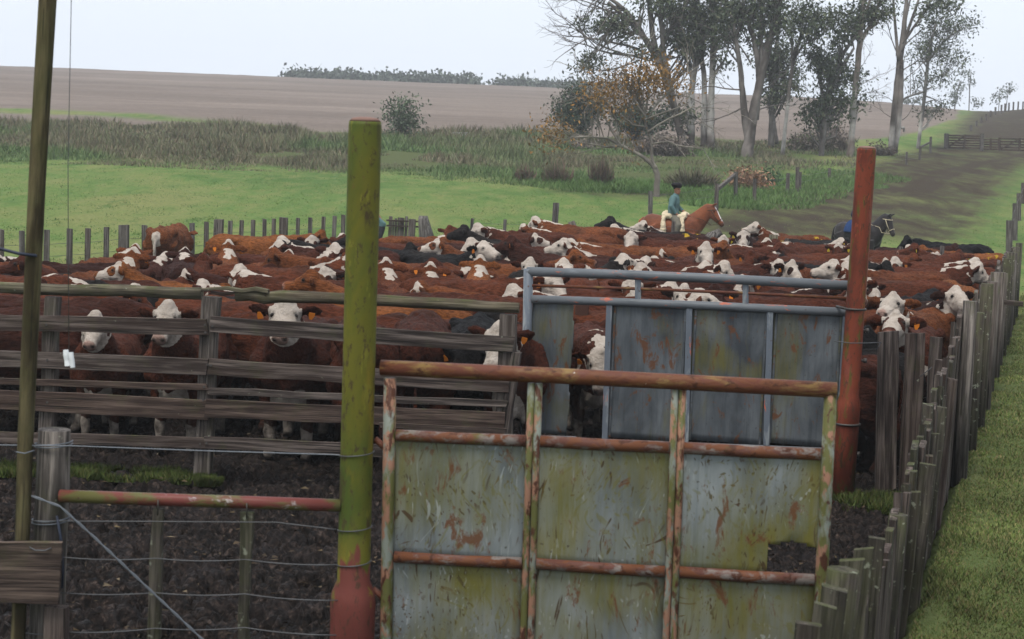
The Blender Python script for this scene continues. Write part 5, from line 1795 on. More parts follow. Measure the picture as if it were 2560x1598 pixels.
# ------------------------------------------------------------------ horses and people
def horse_geometry(neck_pts, head_dir, head_up_hint=(0, 0, 1)):
    A = Acc()
    X, Yv, Z = np.eye(3)
    body = [(-.86, 1.22, .05, .06), (-.84, 1.20, .16, .15), (-.76, 1.18, .28, .23), (-.60, 1.16, .345, .275), (-.35, 1.13, .335, .275), (0, 1.10, .34, .29), (.28, 1.11, .355, .28), (.48, 1.14, .36, .25), (.62, 1.17, .31, .21), (.74, 1.20, .2, .13)]
    loft(A, [((x, 0, z), Yv, Z, hw, hh, .93) for x, z, hh, hw in body], 20)
    N = np.asarray(neck_pts, float)
    tg = np.gradient(N, axis=0)
    rings = []
    for c, d, hw, hh in zip(N, tg, (.19, .15, .115, .095, .085), (.33, .26, .205, .165, .13)):
        d = d / np.linalg.norm(d)
        sd = np.cross(Z, d)
        sd /= np.linalg.norm(sd)
        rings.append((c, sd, np.cross(d, sd), hw, hh, 1))
    loft(A, rings, 16)
    P = N[-1]
    a = np.asarray(head_dir, float)
    a /= np.linalg.norm(a)
    s = np.cross(Z, a)
    s /= np.linalg.norm(s)
    u = np.cross(a, s)
    hd = [(-.07, .05, .06, .02), (0, .085, .12, 0), (.09, .10, .145, -.035), (.18, .10, .15, -.05), (.28, .082, .125, -.05), (.38, .066, .095, -.045), (.47, .062, .078, -.045), (.54, .066, .075, -.045), (.59, .06, .06, -.05), (.61, .035, .035, -.05)]
    loft(A, [(P + a * t + u * o_, s, u, hw, hh, .92) for t, hw, hh, o_ in hd], 16)
    for sg in (-1, 1):
        e0 = P + s * sg * .055 + u * .08 - a * .01
        ed = u * .9 + s * sg * .2 + a * .15
        ed /= np.linalg.norm(ed)
        limb(A, [e0, e0 + ed * .06, e0 + ed * .12, e0 + ed * .165], [.03, .036, .024, .008], 8)
        y = sg * .15
        limb(A, [(.50, y, 1.0), (.52, y, .86), (.54, y, .55), (.54, y, .48), (.54, y, .22), (.56, y, .13), (.59, y, .0)], [.16, .11, .065, .058, .042, .05, .065])
        y = sg * .17
        limb(A, [(-.60, y, 1.15), (-.48, y * 1.05, .92), (-.62, y, .68), (-.78, y * .95, .56), (-.74, y * .95, .28), (-.71, y * .95, .14), (-.67, y * .95, .0)], [.22, .17, .10, .072, .048, .054, .068])
    limb(A, [(-.82, 0, 1.38), (-.93, 0, 1.28), (-.98, 0, 1.0), (-.97, 0, .75), (-.95, 0, .55)], [.045, .055, .065, .06, .02], 10)
    # mane along the crest
    crest = []
    for c, d, hh_ in zip(N, tg, (.33, .26, .205, .165, .13)):
        d = d / np.linalg.norm(d)
        sd = np.cross(Z, d)
        sd /= np.linalg.norm(sd)
        crest.append(c + np.cross(d, sd) * hh_ * .92)
    limb(A, crest[1:] + [P + u * .12 + a * .04], [.03, .045, .045, .04, .03], 8)
    return A, P, a, s, u, N


def horse_mat(name, base, dark, mane):
    mt, nt, bs = new_mat(name)
    at = nd(nt, 'ShaderNodeAttribute', attribute_name='coat')
    sp = nd(nt, 'ShaderNodeSeparateColor', {0: at.outputs['Color']})
    v, rnd = obj_vec(nt)
    hair = noise(nt, mapping(nt, v, (10, 25, 25)), 1.0, 4, 0.65)
    col = mix(nt, ramp(nt, noise(nt, v, 2.5, 3), [(0.35, 0.0), (0.65, 1.0)]), dark, base)
    col = mix(nt, 1.0, col, ramp(nt, hair, [(0.3, 0.75), (0.7, 1.25)]), 'MULTIPLY')
    col = mix(nt, sp.outputs[2], col, mane)
    col = mix(nt, sp.outputs[0], col, (0.72, 0.68, 0.66))
    col = mix(nt, sp.outputs[1], col, (0.02, 0.016, 0.014))
    nt.links.new(col, bs.inputs['Base Color'])
    bs.inputs['Roughness'].default_value = 0.6
    bs.inputs['Sheen Weight'].default_value = 0.1
    return mt


M['sorrel'] = horse_mat('sorrel_coat', (0.17, 0.052, 0.02), (0.095, 0.028, 0.013), (0.22, 0.075, 0.025))
M['bay_black'] = horse_mat('black_horse_coat', (0.026, 0.022, 0.022), (0.013, 0.011, 0.012), (0.012, 0.01, 0.01))
M['leather'] = plain_mat('rein_leather', (0.05, 0.03, 0.02), 0.6)
M['rope'] = plain_mat('pale_rope', (0.42, 0.36, 0.25), 0.8)
M['wool'] = plain_mat('sheepskin_wool', (0.50, 0.42, 0.29), 0.95, 0.3, 40)
M['blanket'] = plain_mat('blue_blanket', (0.014, 0.035, 0.10), 0.85, 0.3, 20)
M['skin'] = plain_mat('skin', (0.24, 0.12, 0.075), 0.6, 0.15, 20)
M['hair'] = plain_mat('black_hair', (0.012, 0.011, 0.012), 0.8, 0.2, 30)
M['teal'] = plain_mat('teal_jacket', (0.082, 0.145, 0.145), 0.85, 0.22, 9)
M['navy'] = plain_mat('navy_jacket', (0.014, 0.02, 0.045), 0.85, 0.3, 12)
M['khaki'] = plain_mat('khaki_trousers', (0.115, 0.105, 0.082), 0.9, 0.25, 14)
M['darkcloth'] = plain_mat('dark_cloth', (0.03, 0.03, 0.034), 0.9, 0.25, 14)
M['boot'] = plain_mat('leather_boot', (0.025, 0.018, 0.014), 0.5)


def make_horse(loc, heading, neck_pts, head_dir, mat, blaze, label, bridle_mat):
    A, P, a, s, u, N = horse_geometry(neck_pts, head_dir)
    me = fuse('horse', A, 0.024, 3)
    V = verts(me)
    al, sd, up_ = (V - P) @ a, (V - P) @ s, (V - P) @ u
    near_head = np.linalg.norm(V - (P + a * .28), axis=1) < .5
    wh = smooth((al - .04) / .03) * smooth((.5 - al) / .03) * smooth((.042 - np.abs(sd)) / .012) * smooth((up_ - .01) / .02) * near_head * (1 if blaze else 0)
    dk = np.maximum(smooth((al - .5) / .05) * near_head * .7, smooth((.07 - V[:, 2]) / .02))
    crestd = np.zeros(len(V))
    mane = smooth((V[:, 2] - 1.44) / .02) * smooth((.035 - np.abs(V[:, 1])) / .01) * (V[:, 0] > .55) * (al < .05)
    mane = np.maximum(mane, (V[:, 0] < -.88) * 1.0)
    point_colors(me, 'coat', np.stack([wh, dk, mane, np.ones(len(V))], 1))
    o = link('horse', me, mat, None, loc)
    o.rotation_euler = (0, 0, heading)
    tag(o, label, 'horse')
    for sg in (-1, 1):
        e = bpy.data.objects.new('eye', EYE_ME)
        COL.objects.link(e)
        e.parent = o
        e.location = Vector(P + a * .15 + s * sg * .093 + u * .02)
    B = Acc()
    for t, hw, hh, o_ in ((.42, .075, .098, -.045), (.06, .103, .142, -.03)):
        th = np.linspace(0, 2 * math.pi, 17)
        B.tube([P + a * (t - .1 * math.cos(q + 1.57) * (t < .2)) + u * (o_ + hh * math.sin(q)) + s * hw * math.cos(q) for q in th], .011, 6)
    for sg in (-1, 1):
        B.tube([P + a * .06 + s * sg * .106 - u * .02, P + a * .25 + s * sg * .094 - u * .05, P + a * .42 + s * sg * .078 - u * .06], .010, 6)
        B.tube([P + a * .5 + s * sg * .07 - u * .09, P + a * .36 + s * sg * .12 - u * .30, N[2] + s * sg * .15 - np.array([0, 0, .12]), np.array([.30, sg * .10, 1.5])], .008, 6)
    br = B.build('bridle', bridle_mat, None, (0, 0, 0))
    br.parent = o
    return o


def person(joints, height_scale, origin, heading, label, jacket, trousers, hat, face_yaw=0.0, skirt=0.0, hat_mat=None):
    """joints in body space (x forward, y left, z up from the ground or saddle)"""
    J = {k: np.array(v, float) for k, v in joints.items()}
    A = Acc()
    limb(A, [J['pelvis'], J['waist'], J['chest'], J['neck']], [.13, .125, .145, .065], 14)
    limb(A, [J['neck'] - np.array([0, 0, .03]), J['head'] - np.array([0, 0, .02])], [.058, .055], 10)
    hc, fy = J['head'], face_yaw
    fx = np.array([math.cos(fy), math.sin(fy), 0])
    fs = np.array([-math.sin(fy), math.cos(fy), 0])
    fz = np.array([0, 0, 1.0])
    prof = [(-.115, .045, .05, .035), (-.10, .058, .062, .025), (-.06, .068, .085, .012), (0, .075, .095, .002), (.05, .077, .098, -.004), (.09, .066, .082, -.008), (.115, .035, .045, -.01)]
    loft(A, [(hc + fz * z + fx * o_, fs, fx, w_, d_, 1) for z, w_, d_, o_ in prof], 16)
    limb(A, [hc + fx * .09 + fz * .015, hc + fx * .112 - fz * .025, hc + fx * .095 - fz * .038], [.011, .016, .012], 8)      # nose
    limb(A, [hc + fx * .088 - fz * .068 - fs * .022, hc + fx * .095 - fz * .066, hc + fx * .088 - fz * .068 + fs * .022], [.007, .009, .007], 6)
    for sg in (-1, 1):
        limb(A, [hc + fs * sg * .072 + fz * .02 - fx * .01, hc + fs * sg * .085 + fz * .005 - fx * .018, hc + fs * sg * .076 - fz * .03], [.012, .016, .01], 8)
        sd = 'l' if sg > 0 else 'r'
        sh, el, wr, hn = J[sd + 'sho'], J[sd + 'elb'], J[sd + 'wri'], J[sd + 'hand']
        limb(A, [J['chest'] + (sh - J['chest']) * .4 + np.array([0, 0, .05]), sh, el, wr], [.09, .062, .043, .03], 12)
        limb(A, [wr, (wr + hn) / 2, hn], [.03, .036, .03], 10)
        d = hn - wr
        d /= np.linalg.norm(d)
        across = np.cross(d, np.array([0, 0, 1.0]))
        across /= np.linalg.norm(across) + 1e-9
        palm = np.cross(across, d)
        for q, (off, ln) in enumerate(((-.03, .075), (-.01, .088), (.011, .082), (.031, .065))):
            b_ = hn + across * off
            limb(A, [b_ - d * .01, b_ + d * ln * .45, b_ + d * ln * .7 - palm * .03 * sg, b_ + d * ln * .55 - palm * .055 * sg], [.0105, .01, .009, .008], 6)
        b_ = wr + d * .03
        limb(A, [b_ + across * -.028, b_ + across * -.052 + d * .03, b_ + across * -.045 + d * .06 - palm * .02 * sg], [.013, .011, .009], 6)
        hp, kn, an, to = J[sd + 'hip'], J[sd + 'kne'], J[sd + 'ank'], J[sd + 'toe']
        limb(A, [hp, kn, (kn + an) / 2, an], [.092, .062, .056, .042], 12)
        limb(A, [an - np.array([0, 0, .03]), to], [.045, .035], 10)
    body = fuse('person', A, 0.0085, 2)
    o = link('person', body, M['skin'], None, origin)
    o.rotation_euler = (0, 0, heading)
    o.scale = (height_scale,) * 3
    tag(o, label, 'person')

    def child(name, Ac, mat, vox=.014, it=3):
        me = fuse(name, Ac, vox, it)
        V = verts(me)
        N = np.zeros(len(V) * 3, np.float32)
        me.vertices.foreach_get('normal', N)
        V2 = V + N.reshape(-1, 3) * (0.016 * (fbm(V[:, 0] * 13, V[:, 1] * 13, V[:, 2] * 9, octaves=3, seed=9) - .5))[:, None]
        me.vertices.foreach_set('co', V2.astype(np.float32).ravel())
        me.update()
        me.materials.append(mat)
        c = bpy.data.objects.new(name, me)
        COL.objects.link(c)
        c.parent = o
        return c
    Z3 = np.array([0, 0, 1.0])
    across = J['lsho'] - J['rsho']
    across /= np.linalg.norm(across)
    fw = np.cross(across, Z3)
    B = Acc()
    loft(B, [(J['pelvis'] - Z3 * (.02 + skirt), across, fw, .205, .155, .9), (J['pelvis'] + Z3 * .08, across, fw, .20, .15, .9), (J['waist'], across, fw, .195, .145, .9), (J['chest'] - Z3 * .05, across, fw, .21, .15, .9), (J['chest'] + Z3 * .08, across, fw, .205, .135, .9), ((J['chest'] + J['neck']) / 2 + Z3 * .05, across, fw, .14, .10, 1), (J['neck'] + Z3 * .01, across, fw, .075, .075, 1), (J['neck'] + Z3 * .05, across, fw, .07, .072, 1)], 18)
    for sd in 'lr':
        sh, el, wr = J[sd + 'sho'], J[sd + 'elb'], J[sd + 'wri']
        limb(B, [J['chest'] + (sh - J['chest']) * .5 + Z3 * .03, sh, (sh + el) / 2, el, (el + wr) / 2, wr + (wr - el) * .02], [.10, .092, .08, .07, .064, .05], 12)
    child('jacket', B, jacket)
    B = Acc()
    limb(B, [J['lhip'], J['pelvis'], J['rhip']], [.125, .145, .125], 12)
    for sd in 'lr':
        hp, kn, an = J[sd + 'hip'], J[sd + 'kne'], J[sd + 'ank']
        limb(B, [hp, (hp + kn) / 2, kn, (kn + an) / 2, an], [.128, .115, .098, .105, .075], 12)
    child('trousers', B, trousers)
    for sd in 'lr':
        an, to = J[sd + 'ank'], J[sd + 'toe']
        B = Acc()
        limb(B, [an + Z3 * .06, an - Z3 * .03, (an + to) / 2 - Z3 * .015, to], [.055, .058, .05, .036], 10)
        child('boot', B, M['boot'])
    B = Acc()
    loft(B, [(hc + fz * .02 - fx * .035, fs, fx, .083, .075, 1), (hc + fz * .07 - fx * .015, fs, fx, .086, .104, 1), (hc + fz * .11 - fx * .01, fs, fx, .06, .07, 1)], 14)
    child('hair', B, M['hair'], .012)
    if hat == 'beret':
        B = Acc()
        loft(B, [(hc + fz * .055, fs, fx, .088, .108, 1), (hc + fz * .085 - fx * .01, fs, fx, .125, .14, 1), (hc + fz * .135 - fx * .015 - fs * .01, fs, fx, .145, .155, 1), (hc + fz * .18 - fx * .02 - fs * .015, fs, fx, .12, .13, 1), (hc + fz * .205 - fx * .02, fs, fx, .04, .04, 1)], 18)
        child('beret', B, hat_mat or M['hair'], .012)
    for sg in (-1, 1):
        e = bpy.data.objects.new('eye', EYE_ME)
        COL.objects.link(e)
        e.parent = o
        e.scale = (.5, .5, .5)
        e.location = Vector(hc + fx * .085 + fs * sg * .032 + fz * .012)
    return o


# the rider on the sorrel horse, walking right
HD = 46.0
hx = W(1684, 560, HD)
hz = T(hx[0], HD) + 0.0
hh = math.radians(-16)
neck = [(.50, 0, 1.22), (.68, 0, 1.37), (.82, 0, 1.52), (.93, 0, 1.65), (1.0, 0, 1.73)]
make_horse((hx[0], HD, hz), hh, neck, (.66, 0, -.75), M['sorrel'], True, 'sorrel horse with a white blaze carrying the rider in teal', M['leather'])
RJ = dict(pelvis=(-.02, 0, 1.52), waist=(-.03, 0, 1.68), chest=(-.01, 0, 1.86), neck=(.02, 0, 2.03), head=(.05, 0, 2.17),
          lsho=(0, .19, 1.96), lelb=(.02, .29, 1.72), lwri=(.20, .17, 1.60), lhand=(.26, .12, 1.59),
          rsho=(0, -.19, 1.96), relb=(-.03, -.30, 1.73), rwri=(.08, -.25, 1.53), rhand=(.14, -.22, 1.49),
          lhip=(.02, .13, 1.48), lkne=(.20, .36, 1.22), lank=(.06, .37, .83), ltoe=(.22, .40, .76),
          rhip=(.02, -.13, 1.48), rkne=(.20, -.36, 1.22), rank=(.06, -.37, .83), rtoe=(.22, -.40, .76))
person(RJ, 1.0, (hx[0], HD, hz), hh, 'rider in black beret and teal jacket, sitting on the sorrel horse', M['teal'], M['khaki'], 'beret', math.radians(-28))


def fleece(parent_loc, heading, label):
    """two woolly rolls of sheepskin hanging either side of the rider's leg, joined over the back"""
    B = Acc()
    for x0, ln in ((-.21, .80), (.31, .72)):
        pts = []
        for t in np.linspace(-1, 1, 17):
            ang = t * 1.45
            pts.append((x0 + .03 * math.sin(t * 3), math.sin(ang) * .335, 1.14 + math.cos(ang) * .40 - max(0, abs(t) - .55) * ln * .75))
        B.tube(pts, [.066 + .014 * math.sin(i * 1.3) for i in range(17)], 12)
    for y in np.linspace(-.2, .2, 3):
        B.tube([(-.22, y, 1.47), (.1, y, 1.44), (.38, y, 1.48)], .07, 10)
    me = fuse('sheepskin_saddle', B, .02, 2)
    V = verts(me)
    N = np.zeros(len(V) * 3, np.float32)
    me.vertices.foreach_get('normal', N)
    V = V + N.reshape(-1, 3) * (0.06 * (fbm(V[:, 0] * 22, V[:, 1] * 22, V[:, 2] * 22, octaves=3, seed=2) - .45))[:, None]
    me.vertices.foreach_set('co', V.astype(np.float32).ravel())
    me.update()
    o = link('sheepskin_saddle', me, M['wool'], None, parent_loc)
    o.rotation_euler = (0, 0, heading)
    return tag(o, label, 'saddle')


fleece((hx[0], HD, hz), hh, 'cream sheepskin saddle under the rider in teal')

# second rider, mostly hidden by the red post
H2 = 50.0
p2 = W(2158, 590, H2)
z2 = T(p2[0], H2)
h2 = math.radians(-48)
neck = [(.50, 0, 1.22), (.66, 0, 1.38), (.79, 0, 1.53), (.88, 0, 1.65), (.94, 0, 1.72)]
make_horse((p2[0] - .10, H2, z2), h2, neck, (.50, 0, -.87), M['bay_black'], False, 'black horse with a pale rope halter half hidden by the red post', M['rope'])
RJ2 = dict(RJ)
person(RJ2, 1.0, (p2[0] - .12, H2 + .05, z2), h2, 'rider in navy on the black horse, mostly hidden by the red post', M['navy'], M['darkcloth'], 'beret', 0.0)
B = Acc()
pts = []
for t in np.linspace(-1, 1, 15):
    pts.append((-.08, math.sin(t * 1.4) * .33, 1.14 + math.cos(t * 1.4) * .39))
for k in range(5):
    B.tube([(x + k * .1 - .2, y, z) for x, y, z in pts], .055, 8)
me = fuse('saddle_blanket', B, .02, 2)
o = link('saddle_blanket', me, M['blanket'], None, (p2[0] - .12, H2, z2))
o.rotation_euler = (0, 0, h2)
tag(o, 'bright blue saddle blanket on the black horse', 'blanket')

# man stooping at the slatted gate behind the green post
pm = W(944, 600, 45.2)
SJ = dict(pelvis=(-.05, 0, .92), waist=(.02, 0, 1.06), chest=(.16, 0, 1.22), neck=(.32, 0, 1.34), head=(.43, 0, 1.44),
          lsho=(.22, .19, 1.32), lelb=(.34, .26, 1.05), lwri=(.52, .18, .98), lhand=(.59, .15, .97),
          rsho=(.22, -.19, 1.32), relb=(.34, -.26, 1.05), rwri=(.52, -.18, .98), rhand=(.59, -.15, .97),
          lhip=(-.05, .1, .90), lkne=(.05, .13, .48), lank=(-.03, .14, .08), ltoe=(.13, .16, .04),
          rhip=(-.05, -.1, .90), rkne=(.0, -.13, .48), rank=(-.08, -.14, .08), rtoe=(.08, -.16, .04))
person(SJ, 1.02, (pm[0], 45.2, T(pm[0], 45.2)), math.radians(200), 'person in a teal jacket stooping behind the green post', M['teal'], M['darkcloth'], 'beret', math.radians(0))

# ------------------------------------------------------------------ trees and shrubs
M['bark'] = attr_mat('bark', rough=0.9, var=0.3, scale=1.6)
M['leaf'] = attr_mat('leaf', rough=0.65, var=0.25, scale=0.35)


def leaves(name, C, rad, per, size, cols, parent, seed, droop=0.3, flat=0.8, aspect=0.42):
    """leaf-sized faces in clumps about the points C"""
    r = np.random.default_rng(seed)
    n = len(C) * per
    g = r.normal(0, 1, (n, 3))
    P = np.repeat(C, per, axis=0) + g * np.array([1, 1, flat]) * rad * 0.55
    ax = r.normal(0, 1, (n, 3))
    ax[:, 2] -= droop * 2
    ax /= np.linalg.norm(ax, axis=1, keepdims=True)
    b_ = np.cross(ax, r.normal(0, 1, (n, 3)))
    b_ /= np.linalg.norm(b_, axis=1, keepdims=True)
    L = size * r.uniform(0.6, 1.3, n)[:, None]
    Wd = L * aspect
    V = np.stack([P, P + ax * L * .5 + b_ * Wd * .5, P + ax * L, P + ax * L * .5 - b_ * Wd * .5], 1).reshape(-1, 3)
    F = np.arange(n * 4).reshape(-1, 4)
    origin = np.array(list(parent.location))
    me = mesh_np(name, V - origin, F)
    shade(me)
    tone = np.repeat(r.uniform(0.7, 1.3, len(C)), per)
    c = palette(n, cols, r, 0.25) * tone[:, None]
    point_colors(me, 'tint', np.repeat(c, 4, axis=0))
    return link(name, me, M['leaf'], parent, origin)


def grow(A, p, d, L, r, lvl, rng, tips, bend=0.35, spread=0.7, kids=3, up=0.1, shrink=0.62):
    n = 4
    pts = [p]
    dd_ = d / np.linalg.norm(d)
    for i in range(n):
        dd_ = dd_ + rng.normal(0, bend / n, 3) + np.array([0, 0, up / n])
        dd_ /= np.linalg.norm(dd_)
        pts.append(pts[-1] + dd_ * L / n)
    A.tube(pts, np.linspace(r, r * 0.55, n + 1), 5 if r > 0.03 else 3, False)
    if lvl == 0:
        tips.append(pts[-1])
        return
    for k in range(kids):
        t = rng.uniform(0.35, 1.0) if k else 1.0
        i = min(n, max(1, int(round(t * n))))
        nd_v = dd_ + rng.normal(0, spread, 3)
        grow(A, pts[i], nd_v, L * shrink * rng.uniform(0.75, 1.2), max(0.008, r * 0.5), lvl - 1, rng, tips, bend, spread, kids, up, shrink)


def bark_tint(A, cols, pale_below=None, base_z=0.0, seed=0, pale=(0.33, 0.31, 0.285)):
    V = np.concatenate(A.V)
    f = fbm(V[:, 0] * 3.5, V[:, 1] * 3.5, V[:, 2] * 0.55, octaves=4, seed=seed)[:, None]
    c = np.array(cols[0]) * (1 - smooth((f - .35) / .3)) + np.array(cols[1]) * smooth((f - .35) / .3)
    if pale_below:
        lo_, hi_ = pale_below
        h_ = V[:, 2] - base_z
        k = smooth((h_ - lo_ + (f[:, 0] - .5) * 1.5) / .3) * smooth((hi_ - h_ + (f[:, 0] - .5) * 3) / 1.0)
        c = c * (1 - k[:, None]) + np.array(pale) * k[:, None] * (.75 + .5 * f)
    return c


def tree(name, label, base_px, trunks, blobs, seed, cols=((0.085, 0.075, 0.065), (0.20, 0.18, 0.16)), leafc=None, bare=(), pale=None, depth=None, size=0.30, cat='tree', group='eucalyptus trees beyond the yard', crown='crown', per=38, twig=True, dens=1.0):
    rng = np.random.default_rng(seed)
    h = hit(*base_px) if depth is None else None
    if depth is not None:
        q = W(base_px[0], base_px[1], depth)
        h = np.array([q[0], depth, T(q[0], depth)])
    d0 = h[1]
    s = d0 / FOCAL
    t = empty(name, h, label, cat, group)
    A = Acc()
    lines_ = []
    for tr_ in trunks:
        pts, rad = [], []
        yo = rng.uniform(-0.3, 0.3)
        for k, (px, py, w) in enumerate(tr_):
            p = W(px, py, d0 + (yo * k / len(tr_) if k else 0))
            if k == 0 and tr_ is trunks[0]:
                p[2] = min(p[2], h[2]) - 0.15
            pts.append(p)
            rad.append(w * s / 2 * 0.74)
        pts, rad = np.array(pts), np.array(rad)
        # finer, slightly wandering line
        m_ = (len(pts) - 1) * 4 + 1
        tt, kk = np.linspace(0, 1, len(pts)), np.linspace(0, 1, m_)
        Q = np.stack([np.interp(kk, tt, pts[:, i]) for i in range(3)], 1)
        R_ = np.interp(kk, tt, rad)
        wv = rng.normal(0, 1, (m_, 3)) * R_[:, None] * 0.07
        for _ in range(2):
            Q[1:-1] = (Q[:-2] + 2 * Q[1:-1] + Q[2:]) / 4
        wv[0] = 0
        Q = Q + wv
        A.tube(Q, R_, 10)
        lines_.append((Q, R_))
    allp = np.concatenate([q for q, _ in lines_])
    allr = np.concatenate([q for _, q in lines_])
    for (px, py, dx, dy, L, r0, lvl) in bare:             # leafless boughs
        p = W(px, py, d0)
        dv = W(px + dx, py + dy, d0 + rng.uniform(-0.35, 0.35) * abs(dx) * s) - p
        grow(A, p, dv, L, r0, lvl, rng, [], 0.5, 0.55, 3, 0.06, 0.66)
    cents = []
    for (cx, cy, rx, ry, n) in blobs:
        n = max(3, int(n * dens * 1.0))
        g = rng.normal(0, 1, (n, 3))
        g /= np.linalg.norm(g, axis=1, keepdims=True)
        g *= rng.uniform(0, 1, (n, 1)) ** 0.45
        c = W(cx, cy, d0 + rng.uniform(-.6, .6))
        cents.append(c + g * np.array([rx * s, max(rx, ry) * s * 0.8, ry * s]))
    if cents:
        C = np.concatenate(cents)
        if twig:
            for c in C[::1]:
                ds = np.linalg.norm((allp - c) * np.array([1, 1, .7]) + np.array([0, 0, .8]), axis=1)
                k = int(np.argmin(ds + rng.uniform(0, 1.2, len(ds))))
                p = allp[k]
                midp = (p + c) / 2 + rng.normal(0, .18, 3) + np.array([0, 0, -.15 if c[2] > p[2] else .2])
                q = np.array([p, (p * .5 + midp * .5), midp, c * .6 + midp * .4, c])
                r1 = min(allr[k] * .5, .09)
                A.tube(q, np.linspace(r1, .012, 5), 4, False)
        leaves(crown, C, 0.85, per, size, leafc or EUC, t, seed + 1)
    V = np.concatenate(A.V)
    tint = bark_tint(A, cols, pale, h[2], seed)
    o = A.build('trunk', M['bark'], t)
    point_colors(o.data, 'tint', tint)
    return t


EUC = [(0.045, 0.06, 0.036), (0.06, 0.078, 0.045), (0.076, 0.092, 0.053), (0.052, 0.06, 0.04), (0.09, 0.10, 0.056)]
ORANGE = [(0.20, 0.105, 0.03), (0.165, 0.092, 0.03), (0.14, 0.09, 0.042), (0.22, 0.125, 0.035)]
GREY = ((0.055, 0.046, 0.04), (0.155, 0.136, 0.122))

tree('eucalyptus_tree', 'eucalyptus with wide bare branches reaching left behind the orange tree', (1712, 378),
     [[(1712, 380, 30), (1695, 300, 25), (1660, 190, 22), (1634, 110, 20), (1622, 0, 17), (1620, -120, 12)], [(1664, 195, 22), (1612, 90, 19), (1560, 20, 14), (1500, -20, 10)], [(1640, 130, 20), (1580, 60, 15), (1520, 5, 11)], [(1690, 290, 26), (1660, 150, 18), (1650, 20, 14), (1660, -90, 10)], [(1650, 170, 20), (1648, 120, 16), (1700, 40, 14), (1740, -40, 10)]],
     [(1490, 62, 40, 20, 14), (1545, 75, 42, 20, 12), (1475, 155, 28, 18, 12), (1560, 45, 28, 20, 6), (1700, 60, 45, 50, 26), (1670, 20, 40, 30, 16), (1730, 110, 26, 34, 14), (1600, 130, 40, 20, 6), (1640, -20, 90, 40, 26)], 101, GREY, None,
     [(1600, 125, -90, -28, 3.6, .10, 3), (1590, 140, -80, -8, 3.4, .09, 3), (1575, 55, -70, -30, 3.0, .08, 3), (1620, 150, -80, -10, 3.6, .09, 3), (1560, 20, -60, -14, 2.6, .07, 3), (1610, 90, -90, -34, 3.4, .08, 3), (1660, 190, -70, 20, 2.6, .07, 3), (1640, 100, 50, -40, 2.4, .07, 3), (1680, 200, 40, -60, 2.4, .07, 3), (1600, 150, -60, 26, 2.6, .07, 3)])
tree('eucalyptus_tree', 'twin-stemmed eucalyptus with a white lower trunk right of the orange tree', (1772, 378),
     [[(1774, 380, 34), (1776, 330, 26), (1778, 240, 22), (1782, 140, 20), (1783, 60, 18), (1790, -20, 15), (1795, -120, 10)], [(1758, 380, 22), (1760, 300, 20), (1762, 200, 18), (1752, 130, 16), (1740, 60, 14), (1735, -30, 10)], [(1728, 378, 30), (1728, 300, 24), (1730, 210, 20), (1745, 140, 15), (1765, 60, 10)]],
     [(1770, 60, 36, 42, 26), (1735, 30, 36, 34, 22), (1800, 20, 36, 34, 22), (1820, 90, 22, 28, 10), (1705, 110, 26, 22, 10), (1740, 120, 30, 26, 10), (1800, 150, 14, 20, 5), (1770, -30, 80, 40, 26), (1725, 290, 22, 28, 8), (1690, 300, 26, 26, 8)], 102, GREY, None, [(1765, 200, -20, -60, 2.2, .06, 3), (1780, 160, 20, -60, 2.2, .06, 3)], (0.9, 6.0))
tree('eucalyptus_tree', 'largest eucalyptus with a broad flared grey trunk and a fork', (1866, 392),
     [[(1866, 394, 46), (1872, 360, 38), (1880, 300, 34), (1892, 240, 30), (1905, 180, 28), (1922, 110, 25), (1940, 40, 21), (1952, -30, 18), (1960, -120, 11)], [(1872, 350, 30), (1862, 290, 26), (1856, 230, 20), (1850, 160, 17), (1838, 90, 15), (1828, 40, 10)], [(1890, 300, 20), (1898, 200, 18), (1890, 120, 17), (1875, 60, 15), (1850, 20, 10)], [(1905, 190, 16), (1902, 100, 14), (1905, 0, 11), (1910, -60, 8)]],
     [(1838, 40, 32, 36, 16), (1880, 25, 40, 32, 22), (1930, 20, 32, 30, 16), (1905, 80, 30, 30, 14), (1820, 75, 20, 30, 9), (1950, 60, 22, 26, 8), (1895, -40, 80, 36, 26)], 103, GREY, None,
     [(1860, 225, -50, -8, 2.4, .06, 3), (1858, 268, -36, 20, 2.0, .06, 2), (1892, 235, 36, -22, 2.4, .06, 3), (1878, 160, -30, -50, 2.6, .06, 3), (1890, 130, -40, -40, 2.6, .06, 3), (1900, 160, 30, -50, 2.4, .06, 3), (1885, 280, 40, -20, 2.0, .05, 3)])
tree('eucalyptus_tree', 'dark leafy eucalyptus standing between two paler trunks', (1928, 370),
     [[(1928, 372, 24), (1928, 320, 20), (1930, 250, 18), (1935, 170, 15), (1945, 80, 12), (1950, 20, 8)], [(1943, 360, 14), (1938, 330, 12), (1934, 290, 10)]],
     [(1940, 170, 28, 40, 26), (1935, 230, 28, 26, 18), (1960, 130, 26, 26, 14), (1975, 190, 20, 30, 12), (1910, 140, 20, 24, 10), (1985, 215, 14, 18, 6)], 104, ((0.06, 0.055, 0.05), (0.13, 0.12, 0.11)))
